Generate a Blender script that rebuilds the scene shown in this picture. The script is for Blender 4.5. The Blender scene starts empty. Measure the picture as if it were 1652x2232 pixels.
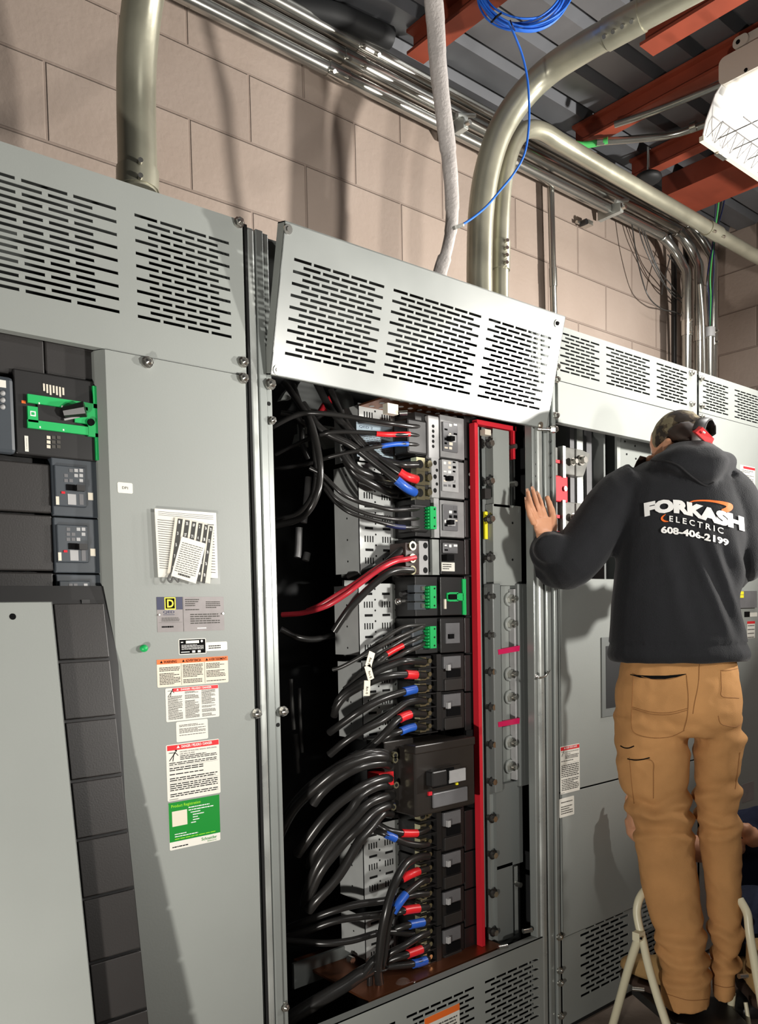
import bpy, bmesh, math, random
from mathutils import Vector, Matrix, noise
from mathutils.bvhtree import BVHTree
random.seed(7)
SC = bpy.context.scene
COL = SC.collection
R_ = math.radians

# ---------------------------------------------------------------- camera
YAW, PITCH, ROLL = R_(39.900), R_(-2.784), R_(-1.1695)
FPX, CX, CY = 1800.0, 826.0, 1418.83           # focal length and principal point in photograph pixels (1652 x 2232)
CAM = Vector((0.0, -1.66, 1.40))
FW = Vector((math.sin(YAW) * math.cos(PITCH), math.cos(YAW) * math.cos(PITCH), math.sin(PITCH)))
_r = Vector((math.cos(YAW), -math.sin(YAW), 0.0))
_u = _r.cross(FW)
RT = _r * math.cos(ROLL) + _u * math.sin(ROLL)
UP = -_r * math.sin(ROLL) + _u * math.cos(ROLL)
cd = bpy.data.cameras.new('camera')
cd.sensor_fit = 'AUTO'; cd.sensor_width = 36.0; cd.lens = FPX / 2232.0 * 36.0
cd.shift_y = (CY - 1116.0) / 2232.0; cd.clip_start = 0.05
cam = bpy.data.objects.new('camera', cd); COL.objects.link(cam)
M4 = Matrix((RT, UP, -FW)).transposed().to_4x4(); M4.translation = CAM
cam.matrix_world = M4
SC.camera = cam

def ray(x, y): return FW + RT * ((x - CX) / FPX) - UP * ((y - CY) / FPX)
def PY(x, y, Y):
    d = ray(x, y); return CAM + d * ((Y - CAM.y) / d.y)
def PX(x, y, X):
    d = ray(x, y); return CAM + d * ((X - CAM.x) / d.x)
def PZ(x, y, Z):
    d = ray(x, y); return CAM + d * ((Z - CAM.z) / d.z)

# ---------------------------------------------------------------- exposure, world, lamps
SC.view_settings.view_transform = 'Standard'; SC.view_settings.look = 'None'
SC.view_settings.gamma = 1.0; SC.view_settings.exposure = 0.08; SC.view_settings.use_curve_mapping = False
w = bpy.data.worlds.new('world'); SC.world = w; w.use_nodes = True
w.node_tree.nodes['Background'].inputs[0].default_value = (0.85, 0.92, 1.0, 1); w.node_tree.nodes['Background'].inputs[1].default_value = 0.035

def lamp(name, loc, target, power, size, color=(1, 1, 1), shape='DISK', size_y=None, spread=None):
    l = bpy.data.lights.new(name, 'AREA'); l.energy = power; l.shape = shape; l.size = size
    if size_y: l.size_y = size_y
    if spread: l.spread = R_(spread)
    l.color = color
    o = bpy.data.objects.new(name, l); COL.objects.link(o); o.location = loc
    o.rotation_euler = (Vector(target) - Vector(loc)).to_track_quat('-Z', 'Y').to_euler()
    return o
lamp('work_lamp_right', (3.50, -1.50, 1.90), (1.75, 0.5, 2.95), 47, 0.11, (1.0, 0.96, 0.90), spread=125)
lamp('work_lamp_left_floor', (-0.55, -1.30, 0.52), (1.3, -0.1, 1.3), 35, 0.10, (1.0, 0.95, 0.88))
lamp('work_lamp_beside_camera', (2.05, -1.80, 1.58), (1.3, 0.0, 2.0), 13, 0.18, (1.0, 0.96, 0.90), spread=100)
lamp('soft_fill_behind', (0.8, -3.4, 3.2), (1.6, 0.0, 1.2), 8, 1.2, (1.0, 0.97, 0.92), 'RECTANGLE', 0.3)  # added soft ambient fill from behind the camera

# ---------------------------------------------------------------- materials
def s2l(c):
    c = c / 255.0
    return c / 12.92 if c <= 0.04045 else ((c + 0.055) / 1.055) ** 2.4
def rgb(r, g, b): return (s2l(r), s2l(g), s2l(b), 1.0)
def mat(name, col, rough=0.5, metal=0.0, spec=0.5, var=0.0, vscale=6.0, bump=0.0, bscale=60.0, emit=None, estr=0.0, alpha=1.0, trans=0.0, sheen=0.0, coat=0.0, rvar=0.0, aniso=None):
    m = bpy.data.materials.new(name); m.use_nodes = True
    nt = m.node_tree; b = nt.nodes['Principled BSDF']
    b.inputs['Base Color'].default_value = col; b.inputs['Roughness'].default_value = rough
    b.inputs['Metallic'].default_value = metal; b.inputs['Specular IOR Level'].default_value = spec
    if trans: b.inputs['Transmission Weight'].default_value = trans
    if alpha < 1: b.inputs['Alpha'].default_value = alpha
    if sheen: b.inputs['Sheen Weight'].default_value = sheen
    if coat: b.inputs['Coat Weight'].default_value = coat
    if emit: b.inputs['Emission Color'].default_value = emit; b.inputs['Emission Strength'].default_value = estr
    tc = nt.nodes.new('ShaderNodeTexCoord')
    if var or rvar:
        n = nt.nodes.new('ShaderNodeTexNoise'); n.inputs['Scale'].default_value = vscale; n.inputs['Detail'].default_value = 6
        nt.links.new(tc.outputs['Object'], n.inputs['Vector'])
    if var:
        mx = nt.nodes.new('ShaderNodeMix'); mx.data_type = 'RGBA'
        mx.inputs[6].default_value = tuple(c * (1 - var) for c in col[:3]) + (1,)
        mx.inputs[7].default_value = tuple(min(1, c * (1 + var)) for c in col[:3]) + (1,)
        mr = nt.nodes.new('ShaderNodeMapRange'); mr.inputs[1].default_value = 0.3; mr.inputs[2].default_value = 0.7
        nt.links.new(n.outputs['Fac'], mr.inputs[0]); nt.links.new(mr.outputs[0], mx.inputs[0])
        nt.links.new(mx.outputs[2], b.inputs['Base Color'])
    if rvar:
        mr2 = nt.nodes.new('ShaderNodeMapRange'); mr2.inputs[1].default_value = 0.3; mr2.inputs[2].default_value = 0.7
        mr2.inputs[3].default_value = max(0.02, rough - rvar); mr2.inputs[4].default_value = min(1, rough + rvar)
        nt.links.new(n.outputs['Fac'], mr2.inputs[0]); nt.links.new(mr2.outputs[0], b.inputs['Roughness'])
    if bump:
        n2 = nt.nodes.new('ShaderNodeTexNoise'); n2.inputs['Scale'].default_value = bscale; n2.inputs['Detail'].default_value = 4
        nt.links.new(tc.outputs['Object'], n2.inputs['Vector'])
        bp = nt.nodes.new('ShaderNodeBump'); bp.inputs['Strength'].default_value = bump; bp.inputs['Distance'].default_value = 0.01
        nt.links.new(n2.outputs['Fac'], bp.inputs['Height']); nt.links.new(bp.outputs[0], b.inputs['Normal'])
    return m
MT = {}
MT['gray'] = mat('gray_enamel', rgb(144, 148, 144), 0.5, 0, 0.36, 0.04, 3, 0.03, 220, rvar=0.05)
MT['grayd'] = mat('gray_enamel_dark', rgb(112, 116, 114), 0.45, 0, 0.5, 0.04, 3)
MT['galv'] = mat('galvanized_sheet', rgb(178, 182, 178), 0.34, 0.45, 0.5, 0.12, 9, rvar=0.12)
MT['frame'] = mat('gray_frame_channel', rgb(150, 155, 152), 0.34, 0.35, 0.5, 0.06, 5)
MT['rigid'] = mat('galvanized_conduit', rgb(168, 166, 148), 0.36, 0.55, 0.5, 0.16, 7, 0.02, 90, rvar=0.08)
MT['emt'] = mat('bright_conduit', rgb(176, 176, 170), 0.22, 0.9, 0.5, 0.1, 5)
MT['steel'] = mat('zinc_hardware', rgb(205, 203, 196), 0.2, 0.95)
MT['black'] = mat('black_plastic', rgb(30, 29, 29), 0.4, 0, 0.5, 0.1, 20)
MT['tile'] = mat('charcoal_filler_plastic', rgb(45, 43, 42), 0.4, 0, 0.5, 0.06, 8, 0.04, 300)
MT['breaker'] = mat('slate_breaker_plastic', rgb(62, 68, 74), 0.4, 0, 0.5, 0.05, 15)
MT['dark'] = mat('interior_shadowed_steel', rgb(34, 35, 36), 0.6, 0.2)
MT['slot'] = mat('slot_and_gap_black', rgb(6, 6, 6), 0.9)
MT['ltgray'] = mat('light_gray_plastic', rgb(170, 170, 170), 0.4, 0, 0.5, 0.08, 30)
MT['midgray'] = mat('mid_gray_plastic', rgb(104, 104, 106), 0.35, 0, 0.5, 0.1, 25)
MT['green'] = mat('green_plastic', rgb(24, 176, 92), 0.4)
MT['red'] = mat('red_insulator', rgb(206, 34, 48), 0.6, spec=.3)
MT['redtape'] = mat('red_tape', rgb(225, 38, 44), 0.35)
MT['bluetape'] = mat('blue_tape', rgb(40, 92, 190), 0.35)
MT['cable'] = mat('black_cable_jacket', rgb(38, 37, 36), 0.28, 0, 0.6, 0.1, 30)
MT['thin'] = mat('gray_black_wire_jacket', rgb(58, 57, 55), 0.3, 0, 0.6)
MT['redcable'] = mat('red_cable_jacket', rgb(196, 50, 62), 0.3, 0, 0.6)
MT['brass'] = mat('tin_plated_lug', rgb(200, 194, 160), 0.22, 0.95)
MT['bracket'] = mat('bright_zinc_sheet', rgb(196, 199, 197), 0.4, 0.15, 0.5, 0.08, 12)
MT['cover'] = mat('semi_gloss_gray_cover', rgb(130, 134, 131), 0.33, 0.0, 0.6, 0.05, 5, rvar=.04)
MT['face'] = mat('gray_breaker_face', rgb(140, 140, 140), 0.4, 0, 0.5, 0.12, 30)
MT['copper'] = mat('copper_bus', rgb(150, 92, 62), 0.35, 0.8)
MT['white'] = mat('white_label', rgb(226, 224, 214), 0.5)
MT['cream'] = mat('cream_label', rgb(222, 214, 196), 0.5)
MT['ink'] = mat('black_ink', rgb(14, 14, 15), 0.9, spec=0.1)
MT['inkg'] = mat('gray_ink', rgb(84, 82, 78), 0.9, spec=0.1)
MT['orange'] = mat('orange_ink', rgb(236, 112, 40), 0.5)
MT['redink'] = mat('red_ink', rgb(214, 32, 40), 0.5)
MT['navy'] = mat('navy_ink', rgb(20, 28, 70), 0.5)
MT['yellow'] = mat('yellow_ink', rgb(236, 224, 40), 0.5)
MT['greenink'] = mat('green_ink', rgb(0, 132, 40), 0.5)
MT['limeink'] = mat('lime_ink', rgb(150, 220, 40), 0.5)
MT['whiteink'] = mat('white_ink', rgb(235, 235, 232), 0.5)
MT['plate'] = mat('brushed_nameplate', rgb(138, 132, 131), 0.5, 0.0, 0.5, 0.1, 30)
MT['clear'] = mat('clear_plastic', rgb(225, 225, 220), 0.08, 0, 0.5, alpha=0.05)
MT['smoke'] = mat('hazy_clear_insulator', rgb(130, 130, 124), 0.4, 0, 0.3, 0.3, 20, alpha=0.7)
MT['rust'] = mat('red_oxide_joist', rgb(138, 62, 42), 0.6, 0.0, 0.4, 0.2, 6)
MT['deck'] = mat('gray_steel_deck', rgb(112, 114, 118), 0.4, 0.5, 0.5, 0.15, 2)
MT['sleeve'] = mat('gray_fabric_sleeve', rgb(186, 180, 176), 0.75, 0, 0.3, 0.08, 18, 0.25, 120, sheen=0.2)
MT['bluecable'] = mat('blue_data_cable', rgb(40, 110, 220), 0.4)
MT['greenwire'] = mat('green_wire', rgb(80, 190, 100), 0.4)

# ---------------------------------------------------------------- mesh helpers
def catmull(pts, n=6):
    pts = [Vector(p) for p in pts]
    if len(pts) < 3: return pts
    q = [pts[0] * 2 - pts[1]] + pts + [pts[-1] * 2 - pts[-2]]
    out = []
    for i in range(1, len(q) - 2):
        a, b, c, d = q[i - 1], q[i], q[i + 1], q[i + 2]
        for k in range(n):
            t = k / n
            out.append(0.5 * ((2 * b) + (c - a) * t + (2 * a - 5 * b + 4 * c - d) * t * t + (3 * b - a - 3 * c + d) * t ** 3))
    out.append(pts[-1]); return out
class MB:
    def __init__(s): s.v = []; s.f = []; s.m = []; s.s = []; s.mats = []
    def mi(s, m):
        m = MT[m] if isinstance(m, str) else m
        if m not in s.mats: s.mats.append(m)
        return s.mats.index(m)
    def add(s, vs, fs, m, smooth=False, T=None):
        k = len(s.v); i = s.mi(m)
        for v in vs:
            v = Vector(v); s.v.append(T @ v if T else v)
        for f in fs: s.f.append([a + k for a in f]); s.m.append(i); s.s.append(smooth)
        return s
    def box(s, x0, x1, y0, y1, z0, z1, m, T=None):
        vs = [(x, y, z) for z in (z0, z1) for y in (y0, y1) for x in (x0, x1)]
        return s.add(vs, [(0, 2, 3, 1), (4, 5, 7, 6), (0, 1, 5, 4), (2, 6, 7, 3), (0, 4, 6, 2), (1, 3, 7, 5)], m, False, T)
    def prism(s, poly, y0, y1, m, T=None):           # poly in (x,z), extruded along y
        n = len(poly); vs = [(p[0], y0, p[1]) for p in poly] + [(p[0], y1, p[1]) for p in poly]
        a = sum(poly[i][0] * poly[(i + 1) % n][1] - poly[(i + 1) % n][0] * poly[i][1] for i in range(n))
        fs = [list(range(n)), list(range(2 * n - 1, n - 1, -1))] + [(i, i + n, (i + 1) % n + n, (i + 1) % n) for i in range(n)]
        if a < 0: fs = [list(reversed(f)) for f in fs]
        return s.add(vs, fs, m, False, T)
    def cyl(s, p0, p1, r, m, seg=16, r1=None, smooth=True, T=None):
        p0, p1 = Vector(p0), Vector(p1); r1 = r if r1 is None else r1
        d = (p1 - p0).normalized(); a = d.orthogonal().normalized(); b = d.cross(a)
        vs = []
        for p, q in ((p0, r), (p1, r1)):
            for i in range(seg):
                t = 2 * math.pi * i / seg; vs.append(p + a * math.cos(t) * q + b * math.sin(t) * q)
        s.add(vs, [(i, (i + 1) % seg, (i + 1) % seg + seg, i + seg) for i in range(seg)], m, smooth, T)
        s.add(vs, [list(range(seg - 1, -1, -1)), list(range(seg, 2 * seg))], m, False, T)
        return s
    def tube(s, pts, r, m, seg=10, sm=6, flat=None, T=None):
        P = catmull(pts, sm) if sm else [Vector(p) for p in pts]
        n = len(P); vs = []; a = None
        for i, p in enumerate(P):
            t = (P[min(i + 1, n - 1)] - P[max(i - 1, 0)]).normalized()
            if a is None: a = t.orthogonal().normalized() if flat is None else (Vector(flat) - t * t.dot(Vector(flat))).normalized()
            a = (a - t * t.dot(a)).normalized(); b = t.cross(a)
            rr = r[min(int(i * len(r) / n), len(r) - 1)] if isinstance(r, (list, tuple)) else r
            ra, rb = (rr if not isinstance(rr, tuple) else rr[0]), (rr if not isinstance(rr, tuple) else rr[1])
            for k in range(seg):
                q = 2 * math.pi * k / seg; vs.append(p + a * math.cos(q) * ra + b * math.sin(q) * rb)
        fs = [(i * seg + k, i * seg + (k + 1) % seg, (i + 1) * seg + (k + 1) % seg, (i + 1) * seg + k) for i in range(n - 1) for k in range(seg)]
        s.add(vs, fs, m, True, T)
        s.add(vs, [list(range(seg - 1, -1, -1)), list(range((n - 1) * seg, n * seg))], m, False, T)
        return s
    def sphere(s, c, r, m, seg=16, rings=10, T=None):
        r = Vector((r, r, r)) if isinstance(r, (int, float)) else Vector(r); c = Vector(c); vs = [c + Vector((0, 0, r.z))]
        for i in range(1, rings):
            t = math.pi * i / rings
            for k in range(seg):
                q = 2 * math.pi * k / seg; vs.append(c + Vector((r.x * math.sin(t) * math.cos(q), r.y * math.sin(t) * math.sin(q), r.z * math.cos(t))))
        vs.append(c - Vector((0, 0, r.z))); fs = [(0, 1 + k, 1 + (k + 1) % seg) for k in range(seg)]
        for i in range(rings - 2):
            for k in range(seg): fs.append((1 + i * seg + k, 1 + (i + 1) * seg + k, 1 + (i + 1) * seg + (k + 1) % seg, 1 + i * seg + (k + 1) % seg))
        L = len(vs) - 1; fs += [(L, 1 + (rings - 2) * seg + (k + 1) % seg, 1 + (rings - 2) * seg + k) for k in range(seg)]
        return s.add(vs, fs, m, True, T)
    def build(s, name, parent=None, off=None, bevel=0.0, auto=True):
        me = bpy.data.meshes.new(name)
        if off is None:
            if parent is not None: off = Vector(parent.get('_o', (0, 0, 0)))
            else:
                xs = [v.x for v in s.v]; ys = [v.y for v in s.v]; zs = [v.z for v in s.v]
                off = Vector(((min(xs) + max(xs)) / 2, (min(ys) + max(ys)) / 2, min(zs)))
        off = Vector(off)
        me.from_pydata([tuple(v - off) for v in s.v], [], s.f); me.validate()
        for m in s.mats: me.materials.append(m)
        for p, i, sm in zip(me.polygons, s.m, s.s): p.material_index = i; p.use_smooth = sm
        o = bpy.data.objects.new(name, me); COL.objects.link(o)
        if parent is not None:
            o.parent = parent
            if '_o' in parent.keys(): OFFS[o.name] = tuple(off)
        else: o.location = off
        OFFS[o.name] = tuple(off)
        if bevel:
            bv = o.modifiers.new('bevel', 'BEVEL'); bv.width = bevel; bv.segments = 2; bv.limit_method = 'ANGLE'; bv.angle_limit = R_(40)
        return o
OFFS = {}
def tag(o, label, cat=None, group=None, kind=None):
    if label: o['label'] = label
    if cat: o['category'] = cat
    if group: o['group'] = group
    if kind: o['kind'] = kind
    return o
def thing(name, label, cat, loc=(0, 0, 0), group=None, rot=None, local=False):
    o = bpy.data.objects.new(name, None); COL.objects.link(o); o.empty_display_size = 0.05
    o.location = loc
    if rot: o.rotation_euler = rot
    o['_o'] = (0.0, 0.0, 0.0) if local else tuple(loc)
    return tag(o, label, cat, group)
def part(mb, name, parent, label=None, bevel=0.0):
    off = parent['_o'] if '_o' in parent.keys() else OFFS[parent.name]
    o = mb.build(name, parent, off, bevel)
    if label: o['label'] = label
    return o
def solo(mb, name, label, cat, group=None, bevel=0.0): return tag(mb.build(name, None, None, bevel), label, cat, group)
def struct(mb, name, bevel=0.0, label=None): return tag(mb.build(name, None, None, bevel), label, None, None, 'structure')
def pieces(fn, items, name, parent, label=None, bevel=0.0):
    for it in items:
        b_ = MB(); fn(b_, it); part(b_, name, parent, label, bevel)
def dupe(o, loc=None, parent=None, label=None):
    c = o.copy(); COL.objects.link(c); c.parent = parent
    if loc is not None: c.location = loc
    if label: c['label'] = label
    for ch in list(o.children): dupe(ch, None, c)
    return c
# text as mesh data (letters only), unit height about 0.7, returned as verts (x,z) and faces
_tc = {}
def textmesh(body, bold=0.0, space=1.0):
    k = (body, bold, space)
    if k in _tc: return _tc[k]
    c = bpy.data.curves.new('text', 'FONT'); c.body = body; c.offset = bold; c.space_character = space; c.resolution_u = 3
    o = bpy.data.objects.new('text', c); COL.objects.link(o); bpy.context.view_layer.update()
    me = bpy.data.meshes.new_from_object(o.evaluated_get(bpy.context.evaluated_depsgraph_get()))
    vs = [(v.co.x, v.co.y) for v in me.vertices]; fs = [list(p.vertices) for p in me.polygons]
    bpy.data.objects.remove(o); bpy.data.meshes.remove(me)
    if vs:
        x0 = min(v[0] for v in vs); x1 = max(v[0] for v in vs); y0 = min(v[1] for v in vs); y1 = max(v[1] for v in vs)
        vs = [((v[0] - x0) / (x1 - x0), (v[1] - y0) / (y1 - y0)) for v in vs]
        _tc[k] = (vs, fs, (x1 - x0) / (y1 - y0))
    else: _tc[k] = ([], [], 1)
    return _tc[k]
def put_text(mb, body, x0, z0, x1, z1, y, m, bold=0.0, T=None, turn=0):
    vs, fs, a = textmesh(body, bold)
    if turn: V = [(x0 + (x1 - x0) * v[1], y, z1 - (z1 - z0) * v[0]) for v in vs]
    else: V = [(x0 + (x1 - x0) * v[0], y, z0 + (z1 - z0) * v[1]) for v in vs]
    mb.add(V, fs, m, False, T)
def lines(mb, x0, x1, z0, z1, n, y, m='inkg', T=None, seed=0, thick=0.45):
    rnd = random.Random(seed + int(abs(x0 * 1000))); dz = (z1 - z0) / n
    for i in range(n):
        if rnd.random() < 0.12: continue
        z = z1 - dz * (i + 0.5); x = x0; xe = x1 - (x1 - x0) * rnd.choice([0, 0, 0.05, 0.3])
        while x < xe:                       # words
            wlen = (x1 - x0) * rnd.uniform(0.05, 0.16); e = min(x + wlen, xe)
            h = dz * thick / 2
            mb.add([(x, y, z - h), (e, y, z - h), (e, y, z + h), (x, y, z + h)], [(0, 1, 2, 3)], m, False, T); x = e + (x1 - x0) * 0.018
# ================================================================ the room
def block_material():
    m = bpy.data.materials.new('painted_block_wall'); m.use_nodes = True; nt = m.node_tree; b = nt.nodes['Principled BSDF']
    tc = nt.nodes.new('ShaderNodeTexCoord'); sp = nt.nodes.new('ShaderNodeSeparateXYZ'); ad = nt.nodes.new('ShaderNodeMath'); ad.operation = 'ADD'
    cb = nt.nodes.new('ShaderNodeCombineXYZ')
    nt.links.new(tc.outputs['Object'], sp.inputs[0]); nt.links.new(sp.outputs[0], ad.inputs[0]); nt.links.new(sp.outputs[1], ad.inputs[1])
    nt.links.new(ad.outputs[0], cb.inputs[0]); nt.links.new(sp.outputs[2], cb.inputs[1])
    br = nt.nodes.new('ShaderNodeTexBrick'); br.offset = 0.5; br.offset_frequency = 2
    br.inputs['Scale'].default_value = 1.0; br.inputs['Brick Width'].default_value = 0.4064; br.inputs['Row Height'].default_value = 0.2032
    br.inputs['Mortar Size'].default_value = 0.0055; br.inputs['Mortar Smooth'].default_value = 0.6
    br.inputs['Color1'].default_value = rgb(172, 156, 144); br.inputs['Color2'].default_value = rgb(162, 147, 136); br.inputs['Mortar'].default_value = rgb(150, 134, 123)
    n = nt.nodes.new('ShaderNodeTexNoise'); n.inputs['Scale'].default_value = 2.2; n.inputs['Detail'].default_value = 7
    nt.links.new(tc.outputs['Object'], n.inputs['Vector']); nt.links.new(cb.outputs[0], br.inputs['Vector'])
    mx = nt.nodes.new('ShaderNodeMix'); mx.data_type = 'RGBA'; mx.blend_type = 'MULTIPLY'; mx.inputs[0].default_value = 0.55
    rp = nt.nodes.new('ShaderNodeValToRGB'); rp.color_ramp.elements[0].position = 0.3; rp.color_ramp.elements[0].color = (0.72, 0.68, 0.64, 1); rp.color_ramp.elements[1].position = 0.65; rp.color_ramp.elements[1].color = (1, 1, 1, 1)
    nt.links.new(n.outputs['Fac'], rp.inputs[0]); nt.links.new(br.outputs['Color'], mx.inputs[6]); nt.links.new(rp.outputs[0], mx.inputs[7]); nt.links.new(mx.outputs[2], b.inputs['Base Color'])
    n2 = nt.nodes.new('ShaderNodeTexNoise'); n2.inputs['Scale'].default_value = 55; n2.inputs['Detail'].default_value = 6
    nt.links.new(tc.outputs['Object'], n2.inputs['Vector'])
    ml = nt.nodes.new('ShaderNodeMath'); ml.operation = 'MULTIPLY_ADD'; ml.inputs[1].default_value = 0.35
    sub = nt.nodes.new('ShaderNodeMath'); sub.operation = 'SUBTRACT'; sub.inputs[0].default_value = 1.0
    nt.links.new(br.outputs['Fac'], sub.inputs[1]); nt.links.new(n2.outputs['Fac'], ml.inputs[0]); nt.links.new(sub.outputs[0], ml.inputs[2])
    bp = nt.nodes.new('ShaderNodeBump'); bp.inputs['Strength'].default_value = 0.75; bp.inputs['Distance'].default_value = 0.006
    nt.links.new(ml.outputs[0], bp.inputs['Height']); nt.links.new(bp.outputs[0], b.inputs['Normal'])
    b.inputs['Roughness'].default_value = 0.72
    return m
MT['block'] = block_material()
WY, WX, DZ = 0.55, 4.20, 3.30                    # back wall plane, right wall plane, underside of the roof deck
b = MB(); b.box(0, 6.6, 0, 0.2, 0, 4.4, 'block')
o = b.build('wall_back', None, (0, 0, 0)); o.location = (-2.0 - 0.0 + 0.128 - 0.406 * 0, WY, -0.221 + 0.0); tag(o, 'painted concrete block wall behind the switchgear', None, None, 'structure')
b = MB(); b.box(0, 0.2, -3.6, 0.0, 0, 4.4, 'block')
o = b.build('wall_right', None, (0, 0, 0)); o.location = (WX, WY, -0.150); tag(o, 'block wall closing the right end of the room', None, None, 'structure')
MT['floor'] = mat('dusty_concrete_floor', rgb(126, 112, 100), 0.7, 0, 0.4, 0.2, 3, 0.2, 40)
b = MB(); b.box(-3, 4.4, -5.2, 0.75, -0.1, 0, 'floor'); struct(b, 'floor')
# ribbed roof deck, ribs running along the wall
b = MB(); y = 0.75; prof = []
while y > -5.2:
    prof += [(y, DZ), (y - 0.10, DZ), (y - 0.118, DZ + 0.04), (y - 0.135, DZ + 0.04), (y - 0.152, DZ)]; y -= 0.152
vs = []; fs = []
for (yy, zz) in prof: vs += [(-3, yy, zz), (4.4, yy, zz)]
for i in range(len(prof) - 1): fs.append((2 * i, 2 * i + 1, 2 * i + 3, 2 * i + 2))
b.add(vs, fs, 'deck'); b.box(-3, 4.4, -5.2, 0.75, DZ + 0.045, DZ + 0.06, 'deck'); struct(b, 'ceiling')
# red oxide roof beams crossing from the wall towards the room
def joist(x, label, z=3.215, h=0.08, w=0.075, y0=-4.8, y1=0.40):
    t = thing('roof_beam', label, 'beam', (x, -2, z), 'red roof beams')
    b = MB(); b.box(x - w / 2, x + w / 2, y0, y1, z, z + 0.010, 'rust'); part(b, 'bottom_flange', t)
    b = MB(); b.box(x - w / 2, x + w / 2, y0, y1, z + h - 0.010, z + h, 'rust'); part(b, 'top_flange', t)
    b = MB(); b.box(x - 0.006, x + 0.006, y0, y1, z + 0.010, z + h - 0.010, 'rust'); part(b, 'web', t)
    return t
joist(1.93, 'rusty red roof beam crossing behind the grey fabric sleeve')
joist(2.50, 'rusty red roof beam passing above the end of the big bent conduit', w=0.08, y1=-.10)
joist(2.80, 'rusty red roof beam left of the white strip light', w=0.06)
joist(3.19, 'narrow rusty red roof beam beyond the strip light', w=0.05)
b = MB(); b.box(3.42, 3.67, -4.8, 0.40, 3.215, 3.23, 'rust'); b.box(3.42, 3.435, -4.8, 0.40, 3.23, 3.30, 'rust')
solo(b, 'roof_beam', 'deep red brown beam in front of the right wall', 'beam', 'red roof beams')

# ---- conduits
def conduit(name, pts, r, m, label, couplings=(), group=None, seg=20, sm=8):
    t = thing(name, label, 'conduit', tuple(pts[0]), group)
    b = MB(); b.tube(pts, r, m, seg, sm); part(b, 'pipe', t)
    for (p0, p1, k, screws) in couplings:
        p0, p1 = Vector(p0), Vector(p1); b = MB(); b.cyl(p0, p1, r + k, 'steel' if m == 'emt' else m, seg)
        cp = part(b, 'coupling', t)
        d = (p1 - p0).normalized(); side = d.cross(Vector((0, 0, 1))) if abs(d.z) < 0.9 else Vector((-0.3, -0.95, 0)).normalized()
        if abs(d.z) < 0.9: side = (side * (1 if (CAM - p0).dot(side) > 0 else -1) * 0.8 + Vector((0, 0, -0.6))).normalized()
        for i in range(screws):
            c = p0 + (p1 - p0) * (0.12 + 0.76 * i / max(1, screws - 1)) + side * (r + k)
            b = MB(); b.cyl(c, c + side * 0.012, 0.006, 'steel', 8); part(b, 'set_screw', cp)
    return t
# big conduit at the far left, rises from the first cabinet and bows forward
conduit('conduit', [PY(300, 420, .20), PY(299, 330, .20), PY(297, 220, .195), PY(299, 120, .175), PY(309, 20, .14), PY(326, -80, .09), PY(352, -180, .02), PY(390, -280, -.06)], .0445, 'rigid',
        'thick galvanized conduit rising from the first cabinet at far left', [(PY(300, 415, .20), PY(300, 372, .20), .004, 2)])
CY1 = 0.15
# big bent conduit: up, elbow towards the room, horizontal run overhead
def elbow(c0, c1, d0, d1, n=8):  # quarter sweep from c0 (direction d0) to c1 (direction d1)
    out = []; c0, c1, d0, d1 = Vector(c0), Vector(c1), Vector(d0), Vector(d1)
    for i in range(n + 1):
        t = i / n; out.append(c0 + d0 * math.sin(t * math.pi / 2) + d1 * (1 - math.cos(t * math.pi / 2)))
    return out
cp1 = [PY(1045, 700, CY1), PY(1045, 640, CY1), PY(1045, 560, CY1), PY(1048, 470, CY1), PY(1060, 380, CY1 - .01), PY(1088, 290, CY1 - .035), PY(1135, 215, CY1 - .085), PY(1195, 155, CY1 - .16), PZ(1270, 105, 3.055), PZ(1350, 60, 3.06), PZ(1450, 5, 3.065), PZ(1560, -55, 3.07)]
conduit('conduit', cp1, .0405, 'rigid', 'thick galvanized conduit elbowing from the middle cabinet out over the room', [(PZ(1322, 76, 3.058), PZ(1400, 33, 3.062), .0035, 4)], sm=8)
cp2 = [PY(1090, 720, CY1), PY(1090, 600, CY1), PY(1092, 480, CY1), PY(1098, 400, CY1), PY(1110, 340, CY1), PY(1128, 300, CY1), PY(1152, 282, CY1), PY(1185, 287, CY1), PY(1225, 312, CY1), PY(1300, 357, CY1), PY(1400, 415, CY1), PY(1500, 472, CY1), PY(1580, 520, CY1 + .0), PY(1660, 566, CY1), PY(1760, 622, CY1)]
conduit('conduit', cp2, .0275, 'rigid', 'medium galvanized conduit hooking over and running right along the wall', [(PY(1090, 590, CY1), PY(1091, 528, CY1), .004, 4), (PY(1540, 496, CY1), PY(1566, 511, CY1), .004, 2)])
# three bright conduits along the top of the wall, turning down at the right
WC = 0.475
def wallrun(dz, r, vx, vy, label, low, dy=0.0):
    z0 = 3.105 + dz; Yp = WC + dy; e = 0.16
    top = [(-1.6, Yp, z0), (0.5, Yp, z0), (1.8, Yp, z0), (2.8, Yp, z0), (vx - e, Yp, z0 + 0.0)]
    el = elbow((vx - e, Yp, z0), None or (0, 0, 0), (e, 0, 0), (0, (vy - Yp), -e), 6)[1:]
    dn = [(vx, vy, z0 - e - .1), (vx, vy, z0 - .45), (vx, vy, low)]
    return conduit('wall_conduit', top + el + dn, r, 'emt', label, [((1.62 + dz, Yp, z0), (1.70 + dz, Yp, z0), .003, 2), ((2.42, Yp, z0), (2.50, Yp, z0), .003, 2), ((vx, vy, 2.66), (vx, vy, 2.73), .004, 2)], 'bright conduits running along the wall top', 14)
wallrun(0.0, .021, 3.66, .42, 'lowest bright conduit along the wall top, first to turn down at right', 2.27)
wallrun(0.062, .024, 3.79, .43, 'middle bright conduit along the wall top, second to turn down', 2.27)
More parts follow.
